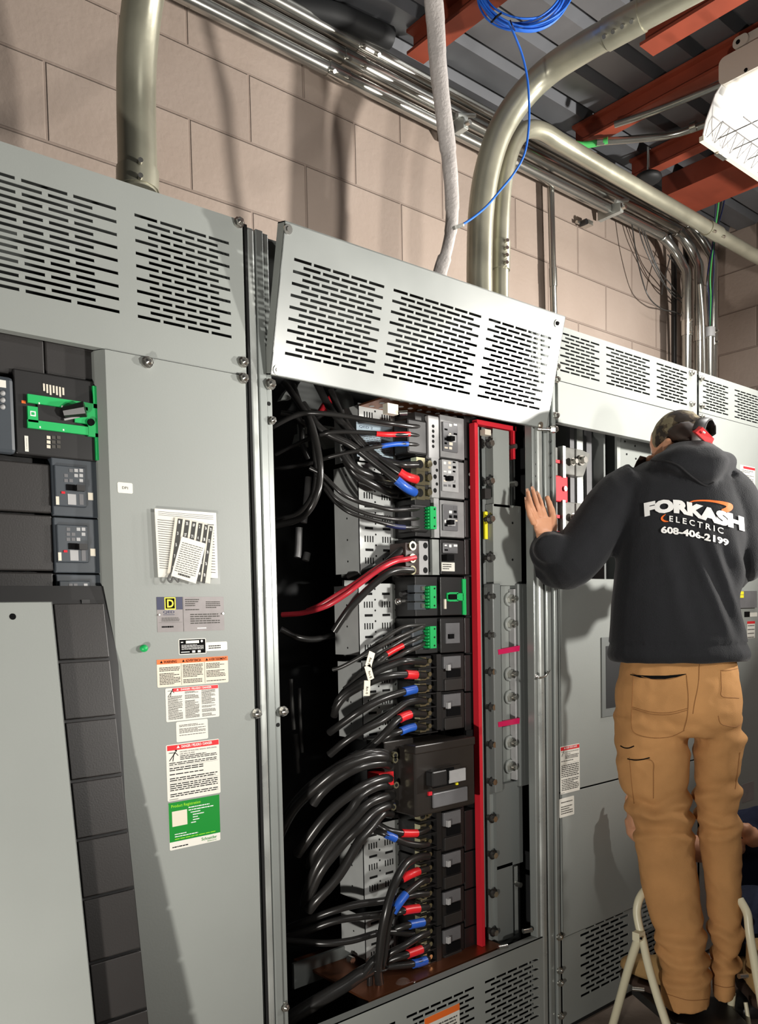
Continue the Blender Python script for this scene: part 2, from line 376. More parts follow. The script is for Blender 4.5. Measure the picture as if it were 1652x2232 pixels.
wallrun(0.128, .022, 3.90, .42, 'uppermost bright conduit along the wall top, last to turn down', 2.27, 0.005)
b = MB(); b.tube([PY(1525, 620, .36), PY(1530, 680, .36), PY(1532, 720, .36), PY(1534, 800, .36), PY(1534, 860, .36)], .011, 'emt', 12); solo(b, 'wall_conduit', 'thin short conduit between the down-turned conduits', 'conduit')
b = MB(); b.cyl(PY(1547, 850, .38), PY(1546, 722, .38), .021, 'emt', 16); b.cyl(PY(1546, 735, .38), PY(1546, 715, .38), .026, 'ltgray', 16); solo(b, 'wall_conduit', 'short conduit stub with a grey bushing and wires coming out', 'conduit')
b = MB()
for i, (c, x) in enumerate((('navy', 1545), ('greenwire', 1549), ('cable', 1541), ('navy', 1552))): b.tube([PY(1546, 722, .38), PY(x, 650, .38), PY(x - 3 + i * 2, 600, .36), PY(1555 + i, 520, .34), PY(1560 + i * 6, 440, .30), PY(1562 + i * 8, 340, .26)], .0035, c, 6)
solo(b, 'wire_bundle', 'bundle of blue and green wires rising from the grey bushing', 'wires')
b = MB(); b.cyl(PY(1200, 392, .50), PY(1209, 760, .50), .0135, 'emt', 14); b.cyl(PY(1205, 585, .50), PY(1206, 625, .50), .016, 'emt', 14)
b.cyl(PY(1196, 388, .52) , PY(1205, 760, .52), .007, 'black', 8); solo(b, 'wall_conduit', 'thin vertical conduit on the wall right of the two bent conduits', 'conduit')
for x, lab in ((1469, 'dark vertical cable on the wall, left of the down-turned conduits'), (1496, 'dark vertical cable hugging the first down-turned conduit')):
    b = MB(); b.tube([PY(x - 12, 512, .5), PY(x - 2, 540, .5), PY(x, 600, .5), PY(x, 700, .5), PY(x, 800, .5)], .013, 'black', 10); solo(b, 'wall_cable', lab, 'cable')
# thin loose wires hanging in front of the wall at right
lw = [[(1376, 480), (1388, 560), (1410, 640), (1440, 672), (1470, 680), (1496, 692)], [(1394, 488), (1420, 560), (1455, 630), (1480, 655), (1505, 675)], [(1400, 492), (1432, 580), (1462, 620), (1485, 650), (1503, 668)],
      [(1420, 500), (1440, 520), (1462, 540), (1458, 570), (1445, 620), (1442, 642)], [(1388, 484), (1405, 540), (1440, 610), (1470, 640), (1490, 655), (1502, 682)], [(1455, 555), (1475, 580), (1490, 600), (1495, 620)]]
nm = ['longest slack loop', 'second from the left', 'third from the left', 'short zigzag strand', 'strand sagging to the black cable', 'stub next to the black cable']
for p, k in zip(lw, nm):
    b = MB(); b.tube([PY(x, y, .47) for x, y in p], .003, 'thin', 6); solo(b, 'hanging_wire', 'thin dark wire drooping on the block wall, ' + k, 'wire', 'thin wires drooping on the wall')
# straps and anchors
for (x, y, lab) in ((1340, 445, 'cable strap under the wall conduits beside the thick diagonal conduit'), (1000, 262, 'conduit strap beside the grey fabric sleeve')):
    b = MB(); c = PY(x, y, .45); b.box(c.x - .012, c.x + .012, c.y - .035, c.y + .08, c.z - .045, c.z + .0, 'galv'); b.cyl(c + Vector((-.04, -.03, -.01)), c + Vector((.05, -.03, .02)), .008, 'galv', 8)
    b.cyl(c + Vector((0, -.035, -.03)), c + Vector((0, -.055, -.03)), .009, 'steel', 8); solo(b, 'conduit_strap', lab, 'bracket', None, .002)
b = MB(); c = PY(1266, 488, .53); b.cyl(c + Vector((-.03, 0, 0)), c + Vector((.03, 0, .006)), .007, 'steel', 8); b.cyl(c, c + Vector((0, -.03, 0)), .012, 'black', 10); b.box(c.x + .01, c.x + .045, c.y - .03, c.y + .01, c.z - .006, c.z + .012, 'steel'); solo(b, 'wall_anchor', 'small metal anchor clip on the bare block wall', 'bracket')
# long straight rods and pipe hanging under the beams
b = MB(); b.tube([PZ(1652, 150, 3.19), PZ(1520, 205, 3.19), PZ(1420, 245, 3.19), PZ(1340, 272, 3.19)], .012, 'emt', 8, 2); solo(b, 'ceiling_pipe', 'thin light pipe under the roof beam left of the strip light', 'pipe')
b = MB(); b.tube([PZ(1620, 235, 3.19), PZ(1560, 262, 3.19), PZ(1480, 290, 3.19), PZ(1420, 300, 3.19), PZ(1300, 310, 3.19)], .014, 'emt', 8, 2); b.cyl(PZ(1518, 274, 3.19), PZ(1505, 279, 3.19), .019, 'steel', 10); solo(b, 'ceiling_pipe', 'thin pipe with a bright coupling in the dark ceiling', 'pipe')
b = MB(); p = PY(1413, 382, .30); b.cyl(p, (p.x, p.y, DZ), .006, 'steel', 8); b.sphere(p - Vector((0, 0, .012)), (.055, .055, .024), 'dark', 14, 8); solo(b, 'hanger_rod', 'thin rod hanging a small round plate under the ceiling', 'rod')
b = MB(); b.tube([PZ(1230, 308, 3.19), PZ(1262, 316, 3.19), PZ(1290, 314, 3.19), PZ(1325, 306, 3.19)], .013, 'greenwire', 8); solo(b, 'wire', 'green wire scrap on the dark beam ledge', 'wire')
# drooping green wire by the strip light
b = MB(); b.tube([PY(1540, 40, -.1), PY(1560, 85, -.1), PY(1580, 115, -.1), PY(1600, 148, -.12)], .0035, 'greenwire', 6); solo(b, 'wire', 'taut green ground wire reaching down to the strip light', 'wire')
# grey fabric sleeve
sl = [(938, -60, .06), (945, 0, .07), (950, 60, .08), (954, 130, .085), (962, 210, .09), (972, 290, .095), (980, 360, .10), (985, 430, .10), (984, 490, .105), (974, 545, .12), (960, 590, .14), (950, 640, .16)]
b = MB(); b.tube([PY(*p) for p in sl], [(.026, .010), (.027, .009), (.026, .010), (.025, .012), (.024, .012), (.0245, .011), (.022, .013), (.021, .012), (.019, .012), (.017, .013), (.021, .010), (.025, .009)], 'sleeve', 14, 8, flat=RT)
o = solo(b, 'fabric_sleeve', 'flat grey fabric sleeve hanging down behind the tilted grille cover', 'sleeve')
# blue data cable: coil and drop with a plug
t = thing('data_cable', 'bright blue data cable coiled near the ceiling with one loose end', 'cable', tuple(PY(1145, 0, -.1)))
b = MB(); cc = PY(1143, -34, -.1); rnd = random.Random(3)
for k in range(14):
    R = .118 + rnd.uniform(-.016, .016); ox, oz, oy = rnd.uniform(-.007, .007), rnd.uniform(-.009, .006), rnd.uniform(-.013, .013); pts = []
    for i in range(29):
        a = 2 * math.pi * i / 28; pts.append(cc + RT * (math.cos(a) * R * 1.02 + ox) + UP * (math.sin(a) * R * (0.99) + oz) + FW * (oy + .01 * math.sin(a * 2 + k)))
    b.tube(pts, .0029, 'bluecable', 6, 2)
part(b, 'coil', t)
b = MB(); b.tube([PY(*p) for p in ((1108, 48, -.115), (1122, 78, -.12), (1138, 120, -.12), (1149, 170, -.12), (1153, 225, -.12), (1152, 280, -.12), (1143, 335, -.12), (1120, 378, -.12), (1090, 415, -.12), (1060, 450, -.12), (1030, 475, -.12), (1004, 492, -.12))], .0031, 'bluecable', 8); part(b, 'loose_end', t)
b = MB(); d = (PY(1086, 42, -.12) - PY(1078, 62, -.12)); b.cyl(PY(1092, 30, -.135), PY(1070, 48, -.135), .002, 'ink', 6); b.tube([PY(1092, 29, -.12), PY(1082, 36, -.145), PY(1072, 48, -.12)], .0026, 'ink', 6); b.tube([PY(1112, 45, -.12), PY(1116, 55, -.14), PY(1122, 66, -.12)], .0022, 'navy', 6); part(b, 'tie', t)
b = MB(); p0, p1 = PY(1006, 491, -.12), PY(989, 497, -.12); b.cyl(p0, p1, .0065, 'smoke', 4, smooth=False); b.cyl(p0 + (p0 - p1) * .2, p1 + (p0 - p1) * .5, .0045, 'ltgray', 8); part(b, 'plug', t, 'clear plug with grey core')
# dark bundles/pipes up in the left ceiling corner
b = MB(); b.tube([PZ(560, 0, 3.26), PZ(720, 30, 3.26), PZ(800, 62, 3.26), PZ(850, 84, 3.26)], .034, 'dark', 12); solo(b, 'ceiling_pipe', 'dark pipe in the ceiling corner above the wall conduits', 'pipe')

# ---- white strip light with wire guard, long side along the wall
t = thing('strip_light', 'white hooded strip light with a wire guard hanging at upper right', 'light', (3.2, -.45, 2.95))
x0, x1, zb = 2.672, 3.62, 2.953
ya, yb = -.20, -.72                                # left and right lips of the hood
hood = [(ya, zb), (ya - .012, zb + .05), (ya - .045, zb + .12), (ya - .09, zb + .165), ((ya + yb) / 2, zb + .185), (yb + .09, zb + .165), (yb + .045, zb + .12), (yb + .012, zb + .05), (yb, zb)]
MT['hood'] = mat('white_hood_enamel', rgb(236, 236, 234), 0.4)
MT['lens'] = mat('glowing_tube', rgb(255, 255, 255), 0.4, emit=(1.0, 0.98, 0.94, 1), estr=5)
b = MB(); n = len(hood); vs = []
for (yy, zz) in hood: vs += [(x0, yy, zz), (x1, yy, zz)]
b.add(vs, [(2 * i, 2 * i + 2, 2 * i + 3, 2 * i + 1) for i in range(n - 1)], 'hood', True)
o = part(b, 'hood', t); sd = o.modifiers.new('thick', 'SOLIDIFY'); sd.thickness = .004; sd.offset = 0
for yy in (-.29, -.40, -.52, -.63):
    b = MB(); b.cyl((x0 + .03, yy, zb + .11), (x1 - .03, yy, zb + .11), .016, 'lens', 12); part(b, 'tube', t)
pieces(lambda m, yy: m.box(x0 - .006, x1, yy - .008, yy + .008, zb - .012, zb + .004, 'cream'), (ya, yb), 'lip', t)
MT['putty'] = mat('putty_end_cap', rgb(196, 190, 178), 0.5)
def rrect(cy, cz, w, h, r):
    out = []
    for (sx, sz, a0) in ((1, 1, 0), (-1, 1, 90), (-1, -1, 180), (1, -1, 270)):
        for k in range(5):
            a = R_(a0 + 22.5 * k); out.append((cy + sx * (w / 2 - r) + r * math.cos(a), cz + sz * (h / 2 - r) + r * math.sin(a)))
    return out
Tx = Matrix.Rotation(R_(90), 4, 'Z')
def capbox(cy, cz, w, h, xa, xb, r=.02, m='putty'):
    b = MB(); pl = rrect(cy, cz, w, h, r); nn = len(pl); vs = [(xa, p[0], p[1]) for p in pl] + [(xb, p[0], p[1]) for p in pl]
    b.add(vs, [list(range(nn)), list(range(2 * nn - 1, nn - 1, -1))] + [(i, i + nn, (i + 1) % nn + nn, (i + 1) % nn) for i in range(nn)], m); return b
b = capbox(-.47, zb + .165, .40, .085, x0 - .025, x0 + .0); b.cyl((x0 - .027, -.36, zb + .13), (x0 - .02, -.36, zb + .13), .006, 'ink', 8); part(b, 'end_cap', t)
b = capbox(-.50, zb + .222, .34, .07, x0 - .0, x0 + .9); part(b, 'driver_box', t)
b = capbox(-.335, zb + .238, .05, .035, x0 - .012, x0 + .03, .015); b.cyl((x0 - .014, -.328, zb + .238), (x0 - .01, -.328, zb + .238), .007, 'ink', 8); part(b, 'mounting_ear', t)
b = MB(); MT['wire'] = mat('guard_wire', rgb(120, 118, 116), 0.4, 0.6)
zz0, zz1 = zb - .0, zb + .045
xs = [x0 + .012 + .052 * i for i in range(18)]
for i, xx in enumerate(xs[:-1]): b.cyl((xx, ya - .006, zz0), (xx + .026, ya - .05, zz1), .0016, 'wire', 5); b.cyl((xx + .026, ya - .05, zz1), (xx + .052, ya - .006, zz0), .0016, 'wire', 5)
b.tube([(xx + .026, ya - .05, zz1) for xx in xs], .0022, 'wire', 5, 0)
for xx in xs[1::2]: b.cyl((xx, ya - .02, zz0 + .01), (xx, yb + .02, zz0 + .01), .0022, 'wire', 5)
for k in range(3): b.cyl((x0, ya - .14 - .1 * k, zz0 + .005), (x1, ya - .14 - .1 * k, zz0 + .005), .0022, 'wire', 5)
part(b, 'wire_guard', t)
b = MB(); b.box(x0 + .10, x0 + .16, ya - .005, ya + .012, zb - .018, zb + .006, 'steel'); part(b, 'clip', t)
pieces(lambda m, xx: m.cyl((xx, -.46, zb + .15), (xx, -.46, DZ), .003, 'steel', 6), (x0 + .2, x1 - .15), 'hanging_cable', t)
lamp('strip_light_glow', (3.15, -.46, zb - .01), (3.15, -.46, 0), 14, .85, (1, .98, .95), 'RECTANGLE', .42)
# ================================================================ switchgear sections
def pr(xl, xr, yt, yb, Y):
    "world rectangle (x0,x1,z0,z1) on the plane y=Y that the given photograph rectangle covers"
    ym, xm = (yt + yb) / 2, (xl + xr) / 2
    return PY(xl, ym, Y).x, PY(xr, ym, Y).x, PY(xm, yb, Y).z, PY(xm, yt, Y).z
def pb(mb, xl, xr, yt, yb, Y, dep, m):
    a, b_, c, d = pr(xl, xr, yt, yb, Y); mb.box(a, b_, Y, Y + dep, c, d, m); return a, b_, c, d
def grille(mb, x0, x1, z0, z1, y, blocks, rz0, rz1, nrow, m='gray', th=.002, T=None, wb=0.18, sh=0.50):
    """perforated sheet: solid around, rows of offset slots in each block (bx0,bx1,nslots)"""
    def q(a, b_, c, d):
        mb.box(a, b_, y, y + th, c, d, m, T)
    q(x0, x1, z0, rz0, ); q(x0, x1, rz1, z1)
    pitch = (rz1 - rz0) / (nrow - 1 + sh); hs = pitch * sh
    for r in range(nrow):
        zb_ = rz1 - hs - r * pitch; zt = zb_ + hs
        if r < nrow - 1: q(x0, x1, zb_ - (pitch - hs), zb_)
        segs = []
        for (a, b_, n) in blocks:
            p = (b_ - a) / (n - wb / 1.0 * 0.5); wslot = p * (1 - wb * 0.62)
            p = (b_ - a - wslot) / (n - 1)
            for i in range(n if r % 2 == 0 else n - 1):
                s0 = a + p * i + (p / 2 if r % 2 else 0); segs.append((s0, s0 + wslot))
        x = x0
        for (a, b_) in segs:
            if a > x: q(x, a, zb_, zt)
            x = max(x, b_)
        q(x, x1, zb_, zt)
def screw(parent, p, r=.010, label=None, n=None):
    n = Vector((0, -1, 0)) if n is None else Vector(n); p = Vector(p)
    b = MB(); b.cyl(p, p + n * .004, r * 1.25, 'steel', 10); b.cyl(p + n * .004, p + n * .012, r, 'steel', 6, smooth=False); b.cyl(p + n * .012, p + n * .016, r * .8, 'steel', 10, r1=r * .4)
    return part(b, 'screw', parent, label)
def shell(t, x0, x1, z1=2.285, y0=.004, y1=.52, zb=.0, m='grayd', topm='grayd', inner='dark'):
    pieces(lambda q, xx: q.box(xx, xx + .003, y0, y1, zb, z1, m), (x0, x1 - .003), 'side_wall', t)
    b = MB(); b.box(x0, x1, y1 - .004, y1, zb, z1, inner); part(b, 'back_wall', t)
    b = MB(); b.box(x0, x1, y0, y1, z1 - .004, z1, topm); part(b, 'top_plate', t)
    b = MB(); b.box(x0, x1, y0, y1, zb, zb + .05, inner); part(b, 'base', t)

# ---------------------------------------------------------------- section 1 (far left)
t1 = thing('switchboard_section', 'leftmost grey switchboard cabinet with a plain door full of stickers', 'cabinet', (.6, .25, 0), 'grey switchboard cabinets in a row')
X1L, X1R = -.20, 1.010
shell(t1, X1L, X1R)
zc = 1.955                                            # seam between grille cover and what is below
b = MB()
xr0, xr1 = PY(12, 400, 0).x, PY(252, 455, 0).x; xs0, xs1 = PY(292, 465, 0).x, PY(498, 530, 0).x
rzt, rzb = PY(292, 465, 0).z, PY(503, 738, 0).z
grille(b, X1L, X1R - .002, zc, 2.29, -.002, [(-.13, .14, 4), (.14 + .09, xr1, 5), (xs0, xs1, 4)], rzb, rzt, 17)
b.box(X1L, X1R - .002, -.002, .02, zc - .012, zc, 'gray')
g = part(b, 'grille_cover', t1)
screw(g, PY(519, 486, -.002)); screw(g, PY(529, 790, -.002))
# door with stickers
dx0, dx1 = PY(218, 900, 0).x, X1R - .004
b = MB(); dz1 = zc - .014
b.box(dx0 + .012, dx1, -.006, -.003, .02, dz1, 'gray')
b.box(dx1 - .004, dx1, -.006, .014, .02, dz1, 'gray'); b.box(dx0 + .012, dx1, -.003, .014, dz1 - .004, dz1, 'gray')
b.add([(dx0, .016, .02), (dx0 + .012, -.006, .02), (dx0 + .012, -.006, dz1), (dx0, .016, dz1)], [(0, 1, 2, 3)], 'gray')
b.box(dx0 - .002, dx0 + .001, .016, .05, .02, dz1, 'gray')
door = part(b, 'door', t1, None, .0008)
for (x, y) in ((320, 790), (529, 825), (558, 1555)): screw(door, PY(x, y, -.006))
YD = -.006
def sticker(parent, xl, xr, yt, yb, base, label, fn=None, Y=YD, name='sticker', shear=None, rnd=.002):
    a, b_, c, d = pr(xl, xr, yt, yb, Y); m = MB()
    m.prism([(a + rnd, c), (b_ - rnd, c), (b_, c + rnd), (b_, d - rnd), (b_ - rnd, d), (a + rnd, d), (a, d - rnd), (a, c + rnd)], Y - .0006, Y, base)
    if fn: fn(m, a, b_, c, d, Y - .0009)
    return part(m, name, parent, label)
def quad(m, a, b_, c, d, y, mt): m.add([(a, y, c), (b_, y, c), (b_, y, d), (a, y, d)], [(0, 1, 2, 3)], mt)
def tri(m, x, z, s, y, mt): m.add([(x - s, y, z - s * .8), (x + s, y, z - s * .8), (x, y, z + s * .9)], [(0, 1, 2)], mt)
def f_tag(m, a, b_, c, d, y): put_text(m, 'DP1', a + (b_ - a) * .3, c + (d - c) * .38, a + (b_ - a) * .68, c + (d - c) * .62, y, 'ink')
sticker(door, 256, 289, 1052, 1075, 'white', 'small white tag with short lettering', f_tag)
def f_name(m, a, b_, c, d, y):
    w_, h_ = b_ - a, d - c
    quad(m, a, a + w_ * .37, d - h_ * .36, d, y, 'navy')
    lx0, lx1 = a + w_ * .11, a + w_ * .27
    quad(m, lx0, lx1, d - h_ * .36, d - h_ * .01, y - .0002, 'yellow'); quad(m, lx0 + w_ * .015, lx1 - w_ * .015, d - h_ * .33, d - h_ * .04, y - .0004, 'ink')
    put_text(m, 'D', lx0 + w_ * .035, d - h_ * .30, lx1 - w_ * .03, d - h_ * .07, y - .0006, 'yellow', .03)
    put_text(m, 'QED', a + w_ * .085, d - h_ * .48, a + w_ * .25, d - h_ * .39, y, 'navy', .02); quad(m, a + w_ * .085, a + w_ * .25, d - h_ * .515, d - h_ * .50, y, 'navy')
    lines(m, a + w_ * .06, a + w_ * .32, c + h_ * .30, c + h_ * .46, 4, y, 'inkg'); quad(m, a + w_ * .02, a + w_ * .36, c + h_ * .27, c + h_ * .275, y, 'inkg')
    lines(m, a + w_ * .06, a + w_ * .30, c + h_ * .10, c + h_ * .20, 1, y, 'ink', seed=3)
    quad(m, a + w_ * .375, a + w_ * .38, c, d, y, 'inkg')
    lines(m, a + w_ * .41, a + w_ * .62, c + h_ * .6, c + h_ * .95, 6, y, 'inkg', seed=5); lines(m, a + w_ * .72, a + w_ * .95, c + h_ * .6, c + h_ * .93, 6, y, 'inkg', seed=6)
    lines(m, a + w_ * .48, a + w_ * .93, c + h_ * .2, c + h_ * .52, 5, y, 'inkg', seed=8); lines(m, a + w_ * .58, a + w_ * .78, c + h_ * .05, c + h_ * .12, 1, y, 'whiteink', seed=9)
    for xx in (a + .004, b_ - .004): m.cyl((xx, y + .0005, c + h_ * .5), (xx, y - .003, c + h_ * .5), .0022, 'steel', 8)
sticker(door, 342, 488, 1301, 1376, 'plate', 'brushed metal nameplate with a navy and yellow square logo', f_name, name='nameplate', rnd=.001)
def f_blk(m, a, b_, c, d, y):
    w_, h_ = b_ - a, d - c
    quad(m, a + w_ * .03, b_ - w_ * .03, c + h_ * .05, d - h_ * .05, y, 'ink'); quad(m, a + w_ * .26, a + w_ * .74, d - h_ * .3, d - h_ * .12, y - .0002, 'white')
    lines(m, a + w_ * .08, a + w_ * .2, d - h_ * .28, d - h_ * .14, 1, y - .0002, 'whiteink'); lines(m, a + w_ * .1, b_ - w_ * .1, c + h_ * .3, d - h_ * .36, 5, y - .0002, 'whiteink', thick=.35)
    lines(m, a + w_ * .08, a + w_ * .4, c + h_ * .1, c + h_ * .22, 1, y - .0002, 'whiteink', seed=4)
    for q in (.48, .68): quad(m, a + w_ * q, a + w_ * (q + .11), c + h_ * .1, c + h_ * .24, y - .0002, 'white')
    m.cyl((a + w_ * .84, y - .0002, d - h_ * .18), (a + w_ * .84, y - .0004, d - h_ * .18), h_ * .08, 'whiteink', 12)
sticker(door, 389, 449, 1392, 1426, 'white', 'small black rating sticker with white lettering', f_blk)
sticker(door, 449, 495, 1399, 1418, 'white', 'narrow white sticker beside the black one', lambda m, a, b_, c, d, y: lines(m, a + .006, b_ - .004, c + .004, d - .002, 3, y, 'ink'))
def f_warn(m, a, b_, c, d, y):
    w_, h_ = b_ - a, d - c; quad(m, a, b_, d - h_ * .17, d, y, 'orange')
    for i, (s, q) in enumerate((('WARNING', .09), ('ADVERTENCIA', .39), ('AVERTISSEMENT', .72))):
        tri(m, a + w_ * (q - .03), d - h_ * .085, h_ * .055, y - .0002, 'ink'); put_text(m, s, a + w_ * q, d - h_ * .14, a + w_ * (q + .18 + .04 * i), d - h_ * .04, y - .0002, 'ink', .02)
    for q in (.325, .655): quad(m, a + w_ * q, a + w_ * (q + .004), c + h_ * .04, d - h_ * .18, y, 'inkg')
    for i, q in enumerate((.03, .35, .68)): lines(m, a + w_ * q, a + w_ * (q + .28), c + h_ * .08, d - h_ * .22, 13, y, 'ink', seed=i * 11)
sticker(door, 342, 497, 1434, 1493, 'cream', 'wide cream sticker with an orange warning band in three languages', f_warn)
def danger(cols, txt='DANGER / PELIGRO / DANGER', head=.1, rows=24, big=False):
    def f(m, a, b_, c, d, y):
        w_, h_ = b_ - a, d - c; hh = h_ * head
        quad(m, a + w_ * (.02 if big else .13), b_ - w_ * .01, d - hh - h_ * .02, d - h_ * .015, y, 'redink')
        tri(m, a + w_ * .22, d - hh * .6, hh * .36, y - .0002, 'whiteink'); put_text(m, txt, a + w_ * .28, d - hh * .92, a + w_ * .86, d - hh * .35, y - .0002, 'whiteink', .02)
        s = w_ * (.19 if big else .13); px_, pz = a + w_ * .03, d - hh - h_ * .03 - s * (.95 if big else .45)
        if not big: pz = d - s * 1.15
        fx, fz = px_ + s * .5, pz + s * .5                       # falling figure and bolt
        for (p, q, th) in (((.05, .1), (-.38, -.42), .07), ((.05, .1), (-.05, -.48), .07), ((.05, .1), (.22, .32), .11), ((.15, .28), (-.42, .30), .05), ((.2, .3), (.48, -.02), .05)):
            p0 = Vector((fx + p[0] * s, y - .0002, fz + p[1] * s)); p1 = Vector((fx + q[0] * s, y - .0002, fz + q[1] * s)); nn = (p1 - p0).cross(Vector((0, 1, 0))).normalized() * s * th * .5
            m.add([p0 - nn, p1 - nn, p1 + nn, p0 + nn], [(0, 1, 2, 3)], 'ink')
        m.cyl((fx + .28 * s, y - .0001, fz + .44 * s), (fx + .28 * s, y - .0003, fz + .44 * s), s * .09, 'ink', 10)
        if big:
            put_text(m, 'HAZARD OF ELECTRIC SHOCK, EXPLOSION,', a + w_ * .25, d - hh - h_ * .075, a + w_ * .95, d - hh - h_ * .05, y, 'ink'); put_text(m, 'OR ARC FLASH', a + w_ * .25, d - hh - h_ * .115, a + w_ * .52, d - hh - h_ * .09, y, 'ink')
            lines(m, a + w_ * .25, b_ - w_ * .05, d - hh - h_ * .21, d - hh - h_ * .125, 3, y, 'ink')
            lines(m, a + w_ * .05, b_ - w_ * .05, d - hh - h_ * .29, d - hh - h_ * .23, 2, y, 'ink', seed=1); quad(m, a + w_ * .04, b_ - w_ * .04, d - hh - h_ * .305, d - hh - h_ * .302, y, 'inkg')
            lines(m, a + w_ * .05, b_ - w_ * .05, c + h_ * .34, d - hh - h_ * .32, 7, y, 'ink', seed=2); quad(m, a + w_ * .04, b_ - w_ * .04, c + h_ * .325, c + h_ * .328, y, 'inkg')
            lines(m, a + w_ * .05, b_ - w_ * .05, c + h_ * .06, c + h_ * .31, 7, y, 'ink', seed=3); lines(m, a + w_ * .03, a + w_ * .2, c + h_ * .015, c + h_ * .035, 1, y, 'inkg')
        else:
            for i in range(cols):
                q0 = .04 + i * (.94 / cols); zt = d - hh - h_ * (.03 if i else .14)
                lines(m, a + w_ * q0, a + w_ * (q0 + .94 / cols - .05), c + h_ * .05, zt, rows, y, 'ink', seed=20 + i)
    return f
sticker(door, 361, 477, 1496, 1568, 'white', 'white sticker with a red danger band and three text columns', danger(3))
sticker(door, 384, 453, 1570, 1614, 'white', 'small plain white text sticker between the two danger stickers', lambda m, a, b_, c, d, y: (lines(m, a + .007, b_ - .006, c + .01, d - .004, 11, y, 'inkg')))
sticker(door, 363, 479, 1617, 1738, 'white', 'tall white danger sticker with large lettering', danger(1, big=True, head=.085))
def f_reg(m, a, b_, c, d, y):
    w_, h_ = b_ - a, d - c
    quad(m, a, b_, c + h_ * .17, d, y, 'greenink'); put_text(m, 'Product Registration', a + w_ * .05, d - h_ * .13, a + w_ * .62, d - h_ * .05, y - .0002, 'limeink', .01)
    quad(m, a + w_ * .06, a + w_ * .35, d - h_ * .51, d - h_ * .19, y - .0002, 'cream')
    for i, (x0_, x1_) in enumerate(((.38, .82), (.38, .9), (.42, .62), (.46, .68), (.46, .6), (.46, .64), (.42, .56))): lines(m, a + w_ * x0_, a + w_ * x1_, d - h_ * (.185 + .055 * i), d - h_ * (.14 + .055 * i), 1, y - .0002, 'whiteink', seed=i)
    lines(m, a + w_ * .1, a + w_ * .42, c + h_ * .30, c + h_ * .34, 1, y - .0002, 'whiteink', seed=12); lines(m, a + w_ * .1, a + w_ * .55, c + h_ * .25, c + h_ * .29, 1, y - .0002, 'whiteink', seed=13); lines(m, a + w_ * .1, a + w_ * .9, c + h_ * .2, c + h_ * .235, 1, y - .0002, 'limeink', seed=14)
    put_text(m, 'Schneider', a + w_ * .62, c + h_ * .07, a + w_ * .93, c + h_ * .135, y, 'greenink', .01); put_text(m, 'Electric', a + w_ * .74, c + h_ * .025, a + w_ * .92, c + h_ * .055, y, 'greenink')
    lines(m, a + w_ * .05, a + w_ * .48, c + h_ * .03, c + h_ * .13, 2, y, 'ink', seed=15)
sticker(door, 368, 479, 1741, 1843, 'white', 'green product registration sticker with a white foot', f_reg)
# green marker dot magnet
p = PY(311, 1413, YD); b = MB(); b.sphere(p + Vector((0, -.006, 0)), (.009, .008, .008), 'green', 12, 8); solo(b, 'magnet', 'small round green magnet stuck on the stickered door', 'magnet')
# document bag taped to the door
t = thing('document_bag', 'clear plastic bag of panel schedules taped to the leftmost cabinet door', 'bag', tuple(PY(405, 1270, -.02)))
def tilt_quad(m, pts, Y, th, mt):
    W = [PY(x, y, Y) for x, y in pts]; n = len(W); vs = W + [w_ + Vector((0, th, 0)) for w_ in W]
    m.add(vs, [list(range(n)), list(range(2 * n - 1, n - 1, -1))] + [(i, i + n, (i + 1) % n + n, (i + 1) % n) for i in range(n)], mt)
b = MB(); tilt_quad(b, [(337, 1108), (345, 1258), (475, 1260), (471, 1118)], -.014, .002, 'white')
def sheetlines(m, c00, c10, c01, n, Y, mt, th=.25, seed=1, sub=None):
    r = random.Random(seed)
    for i in range(n):
        v0, v1 = (i + .5 - th / 2) / n, (i + .5 + th / 2) / n; u = 0
        while u < 1:
            e = 1 if sub is None else min(1, u + r.uniform(.06, .2))
            f = lambda uu, vv: PY(c00[0] + (c10[0] - c00[0]) * uu + (c01[0] - c00[0]) * vv, c00[1] + (c10[1] - c00[1]) * uu + (c01[1] - c00[1]) * vv, Y)
            m.add([f(u, v0), f(e, v0), f(e, v1), f(u, v1)], [(0, 1, 2, 3)], mt); u = e + (1 if sub is None else .03)
sheetlines(b, (343, 1130), (380, 1134), (348, 1240), 22, -.0146, 'inkg'); sheetlines(b, (345, 1113), (465, 1123), (345, 1124), 3, -.0146, 'inkg', .2); sheetlines(b, (452, 1140), (466, 1141), (456, 1250), 18, -.0146, 'inkg')
part(b, 'schedule_sheet', t)
b = MB(); tilt_quad(b, [(382, 1127), (365, 1250), (458, 1272), (466, 1148)], -.018, .0015, 'cream')
cols = [((388, 1129), '1 3 5 7'), ((404, 1132), '35'), ((419, 1137), '69'), ((432, 1139), '2 4'), ((444, 1143), '36 10'), ((456, 1146), '70 72 74 76 78')]
cx_ = [388, 404, 419, 433, 446, 457]; nums = [['1', '3', '5', '7', '9'], ['35', '37', '39', '41', '43'], ['69', '71', '73', '75', '77'], ['2', '4', '6', '8', '10'], ['36', '38', '40', '42', '44'], ['70', '72', '74', '76', '78']]
for i, x in enumerate(cx_):
    y0_ = 1130 + i * 3.3; dxx = -17; L = 124; wd = 10.5 - i * .7
    tilt_quad(b, [(x, y0_), (x + dxx, y0_ + L), (x + dxx + wd, y0_ + L + 1), (x + wd, y0_ + 1.5)], -.0186, .0005, 'ink')
    for k in range(5):
        vs, fs, _a = textmesh(nums[i][k], .02); cxx = x + dxx * (k + .35) / 5 + wd * .25; cyy = y0_ + L * (k + .35) / 5; ww = wd * (.5 if len(nums[i][k]) > 1 else .25)
        b.add([PY(cxx + v[0] * ww, cyy + 2.5 - v[1] * 7, -.0192) for v in vs], fs, 'whiteink')
